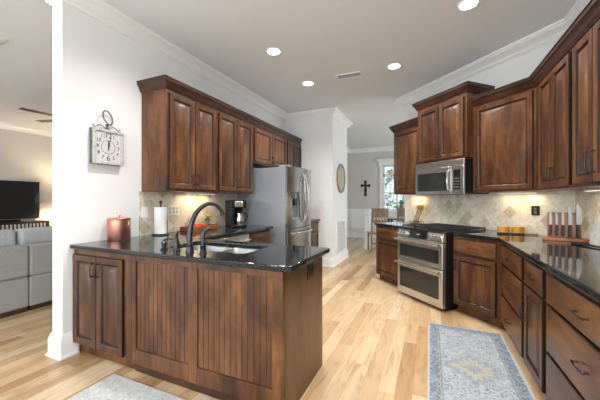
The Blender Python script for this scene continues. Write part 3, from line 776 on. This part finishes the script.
MB().rings([[(cxk - .004, cf + .004, czk - .03), (cxk + .004, cf + .004, czk - .03), (cxk + .004, cf + .006, czk - .03), (cxk - .004, cf + .006, czk - .03)], [(cxk + .02, cf + .004, czk + .095), (cxk + .022, cf + .004, czk + .094), (cxk + .022, cf + .006, czk + .094), (cxk + .02, cf + .006, czk + .095)]]).build('minute_hand', 'ink', fc)
MB().box(cxk - .004, cxk + .004, cf + .0025, cf + .004, czk - .02, czk + .058).build('hour_hand', 'ink', fc)
b = MB().lathe([(.001, 0), (.012, 0), (.010, .02), (.006, .03), (.014, .042), (.014, .05), (.004, .058), (.001, .058)], (cxk, -.03, CH), 14)
rg = [(cxk + .062 * math.cos(2 * PI * k / 28) * .9 - .012 * math.sin(2 * PI * k / 28), -.04 + .062 * math.cos(2 * PI * k / 28) * .35, CH + .112 + .060 * math.sin(2 * PI * k / 28)) for k in range(29)]
b.tube(rg, .006, 8)
b.build('hanging_ring', 'patina', t)
b = MB()
for sgn in (-1, 1):
    pts = [(cxk + sgn * (.012 + .10 * u_), -.03, CH + .006 + .035 * math.sin(PI * u_) * (1 - .3 * u_)) for u_ in [k / 10 for k in range(11)]]
    pts += [(cxk + sgn * (.112 + .012 * math.sin(v_)), -.03, CH + .018 - .012 * math.cos(v_)) for v_ in (.6, 1.4, 2.2, 3.0)]
    b.tube(pts, .004, 8)
b.build('scrollwork', 'patina', t)
# plates
def plate(loc, rz, w_, h_, lab, kind, mt='white', mt2='void'):
    t = thing('wall_plate', lab, 'wall plate', loc, rz)
    MB().box(-w_ / 2, w_ / 2, -.006, -.0005, -h_ / 2, h_ / 2).build('cover', mt, t, .002)
    n = max(1, round(w_ / .06)) if kind != 'v' else 1
    for i in range(n):
        cx_ = (i - (n - 1) / 2) * .05
        if kind == 'rocker': MB().box(cx_ - .015, cx_ + .015, -.0085, -.006, -.03, .03).build('rocker', mt, t, .002)
        else:
            MB().box(cx_ - .014, cx_ + .014, -.008, -.006, -.033, -.004).box(cx_ - .014, cx_ + .014, -.008, -.006, .004, .033).build('socket', mt2, t, .003)
plate((XL + ts, 2.14, 1.155), PI / 2, .075, .118, 'white switch plate on the left backsplash beside the paper towel', 'rocker')
plate((XL + ts, 2.515, 1.165), PI / 2, .16, .118, 'wide white outlet plate on the left backsplash right of the paper towel', 'socket', mt2='palepaint')
plate((-1.885, 5.42, 1.15), 0, .075, .118, 'white switch plate on the white pier facing the camera', 'rocker')
plate((-1.72, 5.52, 1.15), PI / 2, .075, .118, 'white switch plate on the hall side of the white pier', 'rocker')
x, y = dg(-2.02, DW - ts); plate((x, y, 1.17), -PI / 4, .08, .10, 'bronze outlet plate on the angled backsplash near the corner', 'socket', 'bronze', 'patina')
# oval mirror
t = thing('oval_mirror', 'oval mirror in a pale gold frame on the hall side of the pier', 'mirror', (-1.72, 5.99, 1.735), PI / 2)
def oval(rx, rz_, y, n=36): return [(rx * math.cos(2 * PI * k / n), y, rz_ * math.sin(2 * PI * k / n)) for k in range(n)]
MB().rings([oval(.30, .30, -.001), oval(.31, .31, -.012), oval(.30, .30, -.024), oval(.275, .275, -.026), oval(.262, .262, -.012), oval(.262, .262, -.001)], cap0=False, cap1=False).build('frame', 'mirrorframe', t)
MB().rings([oval(.263, .263, -.002), oval(.263, .263, -.009)]).build('mirror_glass', 'mirror', t)
# return air grille
t = thing('return_air_grille', 'tall white return air grille low on the hall side of the pier', 'vent', (-1.72, 5.68, .19), PI / 2)
MB().box(0, .68, -.012, -.0005, 0, .03).box(0, .68, -.012, -.0005, .645, .675).box(0, .03, -.012, -.0005, .03, .645).box(.65, .68, -.012, -.0005, .03, .645).build('frame', 'trim', t, .002)
MB().box(.03, .65, -.002, -.0005, .03, .645).build('backing', 'patina', t)
b = MB()
for i in range(22): z = .045 + i * .0275; b.rings([[(xx, -.010, z), (xx, -.003, z + .014), (xx, -.004, z + .016), (xx, -.011, z + .002)] for xx in (.03, .65)])
for i in range(1, 6): b.box(.03 + i * .103 - .004, .03 + i * .103 + .004, -.012, -.009, .03, .645)
b.build('louvres', 'trim', t)
# cross
b = MB()
b.box(-.034, .034, -.022, -.001, -.24, .19).box(-.12, .12, -.022, -.001, .04, .105)
for cx_, cz_ in ((0, .20), (-.12, .07), (.12, .07), (0, -.24), (0, -.08)):
    b.lathe([(.001, -.012), (.046, -.010), (.052, 0), (.046, .010), (.001, .012)], (0, 0, 0), 14).bm.verts.ensure_lookup_table()
    n_ = 14 * 5
    vs = list(b.bm.verts)[-n_:]
    for v_ in vs: x0, y0, z0 = v_.co; v_.co = (cx_ + x0, -.012 + z0, cz_ + y0)
b.lathe([(.001, -.012), (.045, -.010), (.05, 0), (.045, .010), (.001, .012)], (0, 0, 0), 14)
for v_ in list(b.bm.verts)[-70:]: x0, y0, z0 = v_.co; v_.co = (x0, -.014 + z0, .07 + y0)
o = b.build('wall_cross', 'iron', None, .002); o.location = (-2.01, 10.03, 1.70)
tag(o, 'dark ornamental cross hanging on the far dining wall', 'cross')

# ---------------------------------------------------------------- counter things, left
t = thing('copper_canister', 'lidded hammered copper canister on the peninsula counter by the wall', 'canister', (-2.62, 1.80, ZC), 0)
MB().lathe([(.001, 0), (.091, 0), (.093, .004), (.093, .185), (.090, .187), (.001, .187)], n=36).build('body', 'copper', t)
ld = MB().lathe([(.001, .188), (.095, .188), (.096, .196), (.090, .203), (.04, .208), (.001, .209)], n=36).build('lid', 'copper', t)
MB().lathe([(.001, .208), (.008, .209), (.007, .218), (.016, .224), (.016, .23), (.001, .234)], n=14).build('knob', 'brass', ld)
MB().tube([(.090, .02, .12), (.108, .02, .135), (.108, .02, .165), (.090, .02, .175)], .004, 8).build('side_handle', 'brass', t)
t = thing('paper_towel_holder', 'white paper towel roll on a black upright holder', 'paper towel holder', (-2.60, 2.24, ZC))
MB().lathe([(.001, 0), (.085, 0), (.085, .008), (.07, .014), (.001, .014)], n=28).tube([(0, 0, .012), (0, 0, .335)], .008).lathe([(.001, .33), (.016, .333), (.017, .35), (.010, .36), (.001, .362)], n=12).build('stand', 'iron', t)
MB().tube([(.072, .02, .012), (.074, .02, .16)], .004).build('side_arm', 'iron', t)
MB().lathe([(.02, .016), (.062, .016), (.0625, .02), (.0625, .29), (.061, .293), (.02, .293)], n=32).build('paper_roll', 'paper', t)
# tray
t = thing('wooden_tray', 'light wooden tray of tomatoes and flowers on the left counter', 'tray', (-2.615, 2.83, ZC))
b = MB().box(-.09, .09, -.23, .23, 0, .012)
for q in ((-.09, -.08, -.23, .23), (.08, .09, -.23, .23)): b.box(q[0], q[1], q[2], q[3], .012, .05)
for q in ((-.08, .08, -.23, -.22), (-.08, .08, .22, .23)): b.box(q[0], q[1], q[2], q[3], .012, .05)
b.build('box', M['oak'], t, .003)
tlab = 'round red tomato in the wooden tray'
tom = None; k = 0
wh_ = ['at the near end, front row', 'at the near end, back row', 'second pair from the near end, front row', 'second pair from the near end, back row', 'third pair from the near end, front row', 'third pair from the near end, back row', 'fourth pair from the near end, front row', 'fourth pair from the near end, back row']
for j in range(4):
    for i in range(2):
        loc = (-2.615 + .036 - i * .072, 2.83 - .135 + j * .062, ZC + .0125)
        if tom is None:
            tom = thing('tomato', tlab + ' ' + wh_[k], 'tomato', loc, group='tomatoes in the wooden tray'); TS = .72
            MB().lathe([(.001, .003), (.018, .0), (.034, .012), (.042, .034), (.038, .056), (.022, .070), (.008, .070), (.001, .067)], n=18).xf(Matrix.Diagonal((TS, TS, .85, 1))).build('flesh', 'red', tom)
            b = MB()
            for q in range(5):
                a = 2 * PI * q / 5; b.face([b.bm.verts.new(p) for p in ((0, 0, .070), (.012 * math.cos(a - .4), .012 * math.sin(a - .4), .073), (.026 * math.cos(a), .026 * math.sin(a), .070), (.012 * math.cos(a + .4), .012 * math.sin(a + .4), .073))])
            b.xf(Matrix.Diagonal((TS, TS, .85, 1))); b.build('stem', 'green', tom)
        else:
            c_ = copy_tree(tom); c_.location = loc; c_.rotation_euler = (0, 0, random.random() * 6); c_['label'] = tlab + ' ' + wh_[k]
        k += 1
t = thing('flower_bunch', 'small bunch of yellow flowers with leaves in the wooden tray', 'flowers', (-2.615, 2.985, ZC + .0125))
b = MB(); g2 = MB()
for i in range(7):
    a = random.random() * 6.28; r_ = random.uniform(.01, .06); hx, hy, hz = r_ * math.cos(a), .7 * r_ * math.sin(a) + .0, random.uniform(.09, .16)
    g2.tube([(hx * .4, hy * .4, .0), (hx * .8, hy * .8, hz * .6), (hx, hy, hz)], .002, 6)
    for q in range(10):
        aa = 2 * PI * q / 10; u_ = Vector((math.cos(aa), math.sin(aa), .35)); p_ = Vector((hx, hy, hz)); s_ = Vector((-math.sin(aa), math.cos(aa), 0))
        b.face([b.bm.verts.new(x_) for x_ in (p_, p_ + u_ * .02 + s_ * .010, p_ + u_ * .038, p_ + u_ * .02 - s_ * .010)])
for i in range(16):
    a = random.random() * 6.28; p_ = Vector((.03 * math.cos(a), .03 * math.sin(a), random.uniform(.05, .13))); u_ = Vector((math.cos(a), math.sin(a), random.uniform(.1, 1.1))).normalized(); s_ = Vector((-math.sin(a), math.cos(a), 0))
    g2.face([g2.bm.verts.new(x_) for x_ in (p_, p_ + u_ * .03 + s_ * .012, p_ + u_ * .07, p_ + u_ * .03 - s_ * .012)])
b.build('petals', 'yellow', t); g2.build('leaves', 'green', t)
# coffee maker
t = thing('coffee_maker', 'black and steel drip coffee maker on the left counter by the fridge', 'coffee maker', (-2.46, 3.36, ZC), PI / 2 - .6)
MB().box(-.11, .11, -.13, .13, 0, .03).box(-.11, .11, .03, .13, .03, .26).box(-.11, .11, -.12, .13, .26, .365).box(-.11, -.06, -.115, .03, .03, .26).build('housing', 'black', t, .01, 3)
MB().box(-.055, .06, -.125, -.118, .275, .35).build('front_panel', 'steel_bright', t, .003)
MB().lathe([(.001, .031), (.06, .031), (.062, .036), (.001, .037)], (.03, -.05, 0), 24).build('warming_plate', 'steel_bright', t)
cf_ = MB().lathe([(.001, .038), (.052, .038), (.062, .06), (.062, .12), (.045, .16), (.042, .185), (.001, .186)], (.03, -.05, 0), 28).build('carafe', 'steel_bright', t)
MB().lathe([(.001, .187), (.044, .187), (.044, .205), (.02, .215), (.001, .216)], (.03, -.05, 0), 24).build('carafe_lid', 'black', cf_)
MB().tube([(.075, -.08, .19), (.115, -.105, .185), (.125, -.11, .13), (.10, -.09, .07)], .008, 8).build('carafe_handle', 'black', cf_)

# ---------------------------------------------------------------- counter things, right
# knife board
bx0, by0 = .945, 3.36
t = thing('knife_board', 'upright honey wood knife board with base on the corner counter', 'knife board', (bx0, by0, ZC), math.radians(-10))
MB().box(0, .31, 0, .085, 0, .028).build('base', 'oak', t, .003)
MB().box(.035, .265, .045, .063, .0285, .255).build('upright_board', 'oak', t, .003)
TB = t
kn_labels = ['shortest kitchen knife, leftmost on the wooden board', 'short kitchen knife, second from left on the wooden board', 'slim kitchen knife in the middle of the wooden board', 'long kitchen knife, second from right on the wooden board', 'longest and widest kitchen knife, rightmost on the wooden board']
rot = Matrix.Rotation(math.radians(-10), 3, 'Z')
for i, (kx, hb, hl, bl, bw) in enumerate(((.055, .045, .098, .13, .020), (.098, .045, .098, .12, .018), (.140, .043, .10, .14, .020), (.186, .04, .105, .165, .026), (.238, .035, .115, .185, .036))):
    q = rot @ Vector((kx, .030, 0))
    k_ = thing('kitchen_knife', kn_labels[i], 'knife', (bx0 + q.x, by0 + q.y, ZC + hb), math.radians(-10), 'kitchen knives on the wooden board')
    pr = [(-.010, 0), (.011, .002), (.009, .03), (.0105, .06), (.010, hl), (-.010, hl), (-.0085, .05), (-.0105, .02)]
    b = MB(); b.rings([[(a, yy_, z) for a, z in pr] for yy_ in (-.008, .008)]); b.build('handle', 'black', k_, .003)
    pr = [(-.010, hl), (bw - .010, hl + .002), (bw - .010, hl + bl * .5), (bw * .7 - .010, hl + bl * .82), (-.008, hl + bl), (-.010, hl + bl * .9)]
    b = MB(); b.rings([[(a, yy_, z) for a, z in pr] for yy_ in (-.0012, .0012)]); b.build('blade', 'blade', k_)
# jars
jl = ['small round honey wood jar on the corner counter, left one of two', 'small round honey wood jar on the corner counter, right one of two']
for i, (x, y) in enumerate(((.735, 3.86), (.865, 3.86))):
    if i == 0:
        j0 = thing('wooden_jar', jl[0], 'jar', (x, y, ZC), group='wooden jars on the corner counter')
        MB().lathe([(.001, 0), (.054, 0), (.057, .004), (.057, .062), (.001, .062)], n=28).build('body', 'amber', j0)
        MB().lathe([(.001, .0625), (.058, .0625), (.058, .078), (.054, .082), (.001, .083)], n=28).build('lid', 'amber', j0)
    else:
        c_ = copy_tree(j0); c_.location = (x, y, ZC); c_['label'] = jl[1]
b = MB().tube([(0, 0, .009), (.13, 0, .009)], [.010, .008], 10).tube([(.13, 0, .009), (.36, 0, .009)], [.006, .004], 8)
o = b.build('honing_steel', 'iron'); o.location = (.66, 3.80, ZC); o.rotation_euler = (0, 0, math.radians(-13))
o.location = (.60, 3.835, ZC); o.rotation_euler = (0, 0, math.radians(-6))
o.location = (.665, 3.785, ZC); o.rotation_euler = (0, 0, math.radians(3)); tag(o, 'long thin black honing steel lying in front of the wooden jars', 'honing steel')
# trivet at right edge
t = thing('black_tongs', 'flat black kitchen tongs lying on the right counter beside the knife board', 'tongs', (1.14, 3.05, ZC), math.radians(-70))
MB().tube([(-.13, -.016, .008), (.0, -.02, .010), (.12, -.004, .010)], [.009, .005, .006], 8).build('arm', 'black', t)
MB().tube([(-.13, .016, .008), (.0, .02, .010), (.12, .004, .010)], [.009, .005, .006], 8).build('arm', 'black', t)
tag(MB().box(-.10, .10, -.006, .006, 0, .26).build('marble_board', mat('pale marble', (.60, .61, .61), .3), None, .004), 'pale grey marble board leaning on the right backsplash', 'cutting board')
o = bpy.data.objects['marble_board']; o.location = (XR - .065, 3.12, ZC + .0015); o.rotation_euler = (math.radians(-10), 0, -PI / 2)
g = G(o.data.materials[0]); g.color(g.ramp(g.noise(g.coord(), 9, 5, .6, 1.5), [(.35, (.45, .46, .47)), (.55, (.64, .65, .65))]))
# utensil holder left of the range
ux_, uy_ = dg(-3.60, 3.33)
t = thing('utensil_holder', 'low black iron holder of wooden utensils on the counter left of the range', 'utensil holder', (ux_, uy_, ZC), -PI / 4)
b = MB().box(-.10, .09, -.05, .05, 0, .006)
for i in range(5): b.box(-.10 + i * .044, -.092 + i * .044, -.052, -.045, .006, .045 + .012 * (i % 2)).box(-.10 + i * .044, -.092 + i * .044, .045, .052, .006, .045 + .012 * (i % 2))
b.box(-.10, .09, -.051, -.046, .03, .036).box(-.10, .09, .046, .051, .03, .036)
b.build('cradle', 'iron', t, .003)
for i, (dx, lean) in enumerate(((-.075, .075), (-.035, .075), (.005, .075))):
    u = thing('wooden_spoon', ['golden wooden spoon, leftmost in the black utensil holder', 'golden wooden spoon in the middle of the black utensil holder', 'golden wooden spoon, rightmost in the black utensil holder'][i], 'spoon', (ux_ + dx * R2, uy_ - dx * R2, ZC + .0075), -PI / 4, 'wooden spoons in the black holder')
    MB().tube([(0, 0, 0), (lean, .02, .21)], [.008, .010], 8).build('handle', 'goldwood', u)
    hb_ = MB().lathe([(.001, 0), (.022, .006), (.034, .03), (.030, .06), (.014, .078), (.001, .08)], n=14, sy=.35).xf(Matrix.Translation((lean, .02, .205)) @ Matrix.Rotation(lean * 3, 4, 'Y')); hb_.build('bowl', 'goldwood', u)

# ---------------------------------------------------------------- floor things
def rugmesh(w_, l_, h_=.008):
    return MB().box(-w_ / 2, w_ / 2, -l_ / 2, l_ / 2, 0, h_)
o = rugmesh(RW, RL).build('runner_rug', 'rug', None, .003); o.location = (.30, 3.345 - RL / 2, .0005)
tag(o, 'faded blue patterned runner rug on the floor before the right cabinets', 'rug')
o = rugmesh(1.0, .6, .012).build('floor_mat', 'mat', None, .005); o.location = (-1.62, 1.12, .0005)
tag(o, 'pale grey floor mat at the foot of the peninsula', 'mat')

# ---------------------------------------------------------------- family room
def softbox(x0, x1, y0, y1, z0, z1, r=.04): return MB().box(x0, x1, y0, y1, z0, z1)
labs = ['grey tweed sofa section at the left edge, back to the kitchen', 'grey tweed sofa section beside the white wall end, back to the kitchen']
for i, (y0, y1) in enumerate(((.93, 1.835), (1.84, 2.75))):
    t = thing('sofa_section', labs[i], 'sofa', (-4.72, (y0 + y1) / 2, 0), 0, 'grey sofa sections')
    hy = (y1 - y0) / 2
    MB().box(-.48, .48, -hy + .01, hy - .01, .001, .05).build('plinth', 'wood_dark', t)
    MB().box(-.48, .495, -hy, hy, .052, .40).build('base', 'sofa', t, .02, 3)
    MB().box(.29, .50, -hy, hy, .402, .765).build('backrest', 'sofa', t, .025, 3)
    MB().box(-.49, .285, -hy + .005, hy - .005, .402, .50).build('seat_cushion', 'sofa', t, .035, 3)
    c_ = MB().box(-.10, .10, -hy + .006, hy - .006, -.20, .20)
    o = c_.build('back_cushion', 'cushion', None, .05, 5); o.location = (-4.56, (y0 + y1) / 2, .735); o.rotation_euler = (0, -.12, 0)
    tag(o, ['pale grey back cushion on the sofa section at the left edge', 'pale grey back cushion on the sofa section nearest the wall end'][i], 'cushion', 'sofa back cushions')
o = MB().box(-.07, .07, -.17, .17, -.17, .17).build('throw_pillow', 'coral', None, .06, 5); o.location = (-5.0, 1.98, .82); o.rotation_euler = (.2, -.25, .3)
o.location = (-4.80, 1.80, .735 + .005); tag(o, 'small coral throw pillow peeking over the sofa back', 'pillow')
# TV
t = thing('television', 'large black flat television on the family room wall', 'television', (-8.80, 3.24, 1.285), PI / 2)
MB().box(-.77, .77, -.03, .055, -.44, .44).build('case', 'black', t, .004)
MB().box(-.755, .755, -.033, -.0305, -.42, .425).build('screen', 'screen', t)
t = thing('media_console', 'low console with black and white patterned front below the television', 'console', (-8.64, 3.25, 0), PI / 2)
MB().box(-.92, .80, -.21, .21, .08, .78).box(-.86, -.80, -.18, -.12, .001, .08).box(.70, .76, -.18, -.12, .001, .08).box(-.86, -.80, .12, .18, .001, .08).box(.70, .76, .12, .18, .001, .08).build('cabinet', 'void', t, .004)
b = MB()
for i in range(24):
    x0 = -.89 + i * .0685
    b.box(x0, x0 + .036, -.218, -.2105, .60, .74); b.box(x0 + .02, x0 + .056, -.218, -.2105, .42, .56); b.box(x0, x0 + .036, -.218, -.2105, .24, .38)
b.build('inlay', 'palepaint', t)
tag(MB().box(-.45, .45, -.05, .05, 0, .06).build('soundbar', 'black', None, .01, 3), 'slim black soundbar on the console below the television', 'soundbar')
o = bpy.data.objects['soundbar']; o.location = (-8.58, 3.10, .781); o.rotation_euler = (0, 0, PI / 2)
# lamp
t = thing('table_lamp', 'glowing table lamp beside the television console, mostly hidden by the wall', 'lamp', (-8.35, 4.32, .001))
MB().lathe([(.001, 0), (.14, 0), (.14, .02), (.02, .03), (.015, .6), (.015, 1.28), (.001, 1.28)], n=20).build('base', 'brass', t)
MB().lathe([(.20, 1.22), (.13, 1.47), (.127, 1.47), (.197, 1.22)], n=28).build('lamp_shade', 'shade', t)
l = bpy.data.lights.new('lamp_bulb', 'POINT'); l.energy = 26; l.color = (1, .78, .5); l.shadow_soft_size = .04
o = bpy.data.objects.new('lamp_bulb', l); C.objects.link(o); o.location = (-8.35, 4.32, 1.34)
# ceiling fan
t = thing('ceiling_fan', 'ceiling fan in the family room with dark blades, partly hidden by the wall', 'ceiling fan', (-5.57, 3.02, 2.65))
MB().lathe([(.001, -.06), (.07, -.05), (.10, -.01), (.10, .05), (.06, .09), (.02, .11), (.012, .12), (.012, .32), (.06, .33), (.07, .369), (.001, .369)], n=24).build('motor', 'bronze', t)
for k in range(5):
    a = math.radians(-93 + 72 * k)
    b = MB().box(.09, .20, -.02, .02, -.012, -.004); b.rings([[(.18, -.05, -.002), (.18, .05, .002), (.18, .05, .007), (.18, -.05, .003)], [(.70, -.06, -.002), (.70, .06, .003), (.70, .06, .008), (.70, -.06, .003)]])
    b.xf(Matrix.Rotation(a, 4, 'Z')); b.build('blade', 'wood_dark', t)

# ---------------------------------------------------------------- dining area
def chair(lab, x, y, rz):
    t = thing('dining_chair', lab, 'chair', (x, y, 0), rz, 'tan dining chairs')
    MB().box(-.21, .21, -.20, .22, .44, .48).build('seat', 'tanwood', t, .01)
    for sx in (-1, 1):
        MB().tube([(sx * .19, -.17, 0), (sx * .19, -.19, .46), (sx * .185, -.24, 1.04)], [.018, .022, .016], 8).build('leg', 'tanwood', t)
        MB().box(sx * .18 - .02, sx * .18 + .02, .16, .20, .001, .44).build('leg', 'tanwood', t, .003)
    # slab back with a row of slots
    b = MB(); n = 12
    def slabc(z0, z1, segs):
        for a0, a1 in segs:
            q = [a0 + (a1 - a0) * k / 6 for k in range(7)]
            def yb_(xx, z): return -.20 - (z - .46) * .07 - .03 * (1 - (xx / .23) ** 2)
            R = []
            for xx in q: R.append([(xx, yb_(xx, z0), z0), (xx, yb_(xx, z0) + .02, z0), (xx, yb_(xx, z1) + .02, z1), (xx, yb_(xx, z1), z1)])
            b.rings(R)
    slabc(.86, 1.08, [(-.205, .205)])
    slabc(.80, .86, [(-.205, -.15), (-.11, -.08), (-.035, -.01), (.03, .055), (.09, .12), (.16, .205)])
    slabc(.73, .80, [(-.205, .205)])
    b.build('backrest', 'tanwood', t)
    MB().box(-.19, .19, -.19, -.17, .20, .24).build('stretcher', 'tanwood', t)
    return t
chair('tan wooden dining chair with slotted back, nearest the kitchen counter', -1.21, 7.50, math.radians(24))
chair('tan wooden dining chair farther back, seen between counter and window', -.62, 8.15, math.radians(10))
t = thing('dining_table', 'dark wooden dining table behind the tan chairs', 'table', (-.55, 8.95, 0))
MB().box(-.6, .6, -.45, .45, .73, .76).build('tabletop', 'wood_dark', t, .004)
for sx in (-1, 1):
    for sy in (-1, 1): MB().box(sx * .52 - .03, sx * .52 + .03, sy * .37 - .03, sy * .37 + .03, .001, .729).build('leg', 'wood_dark', t)
b = MB().box(-.065, .065, -.065, .065, 0, .985).box(-.08, .08, -.08, .08, .985, 1.03).box(-.08, .08, -.08, .08, 0, .14)
o = b.build('newel_post', 'trim', None, .004); o.location = (-1.49, 7.72, .001); tag(o, 'square white post with cap standing left of the tan dining chair', 'post')
t = thing('chandelier', 'bronze chandelier with alabaster shades before the dining window', 'chandelier', (-.72, 8.5, 1.95))
MB().lathe([(.001, -.10), (.02, -.08), (.035, -.03), (.03, .05), (.012, .1), (.012, 1.04), (.06, 1.05), (.06, 1.079), (.001, 1.079)], n=16).build('stem', 'bronze', t)
for k in range(4):
    a = math.radians(180 + 90 * k + 8); ca, sa = math.cos(a), math.sin(a)
    MB().tube([(.02 * ca, .02 * sa, -.05), (.14 * ca, .14 * sa, -.10), (.24 * ca, .24 * sa, -.06), (.27 * ca, .27 * sa, .0)], .008, 8).build('arm', 'bronze', t)
    MB().lathe([(.001, 0), (.03, .0), (.055, .03), (.075, .07), (.095, .12), (.092, .122), (.07, .07), (.001, .012)], (.27 * ca, .27 * sa, .005), 20).build('lamp_shade', 'alabaster', t)
t = thing('vase_plant', 'small green plant in a grey vase on the dining window sill', 'plant', (-.85, 9.975, WZ0 - .008))
MB().lathe([(.001, 0), (.03, 0), (.042, .03), (.045, .10), (.03, .18), (.032, .2), (.001, .2)], n=18, sy=.8).build('vase', 'patina', t)
b = MB()
for i in range(24):
    a = random.random() * 6.28; p_ = Vector((0, 0, .19)); u_ = Vector((math.cos(a), .4 * math.sin(a) , random.uniform(.8, 2.6))).normalized(); s_ = Vector((-math.sin(a), math.cos(a), 0)); L_ = random.uniform(.10, .2)
    b.face([b.bm.verts.new(x_) for x_ in (p_, p_ + u_ * L_ * .6 + s_ * .014, p_ + u_ * L_, p_ + u_ * L_ * .6 - s_ * .014)])
b.build('foliage', 'green', t)
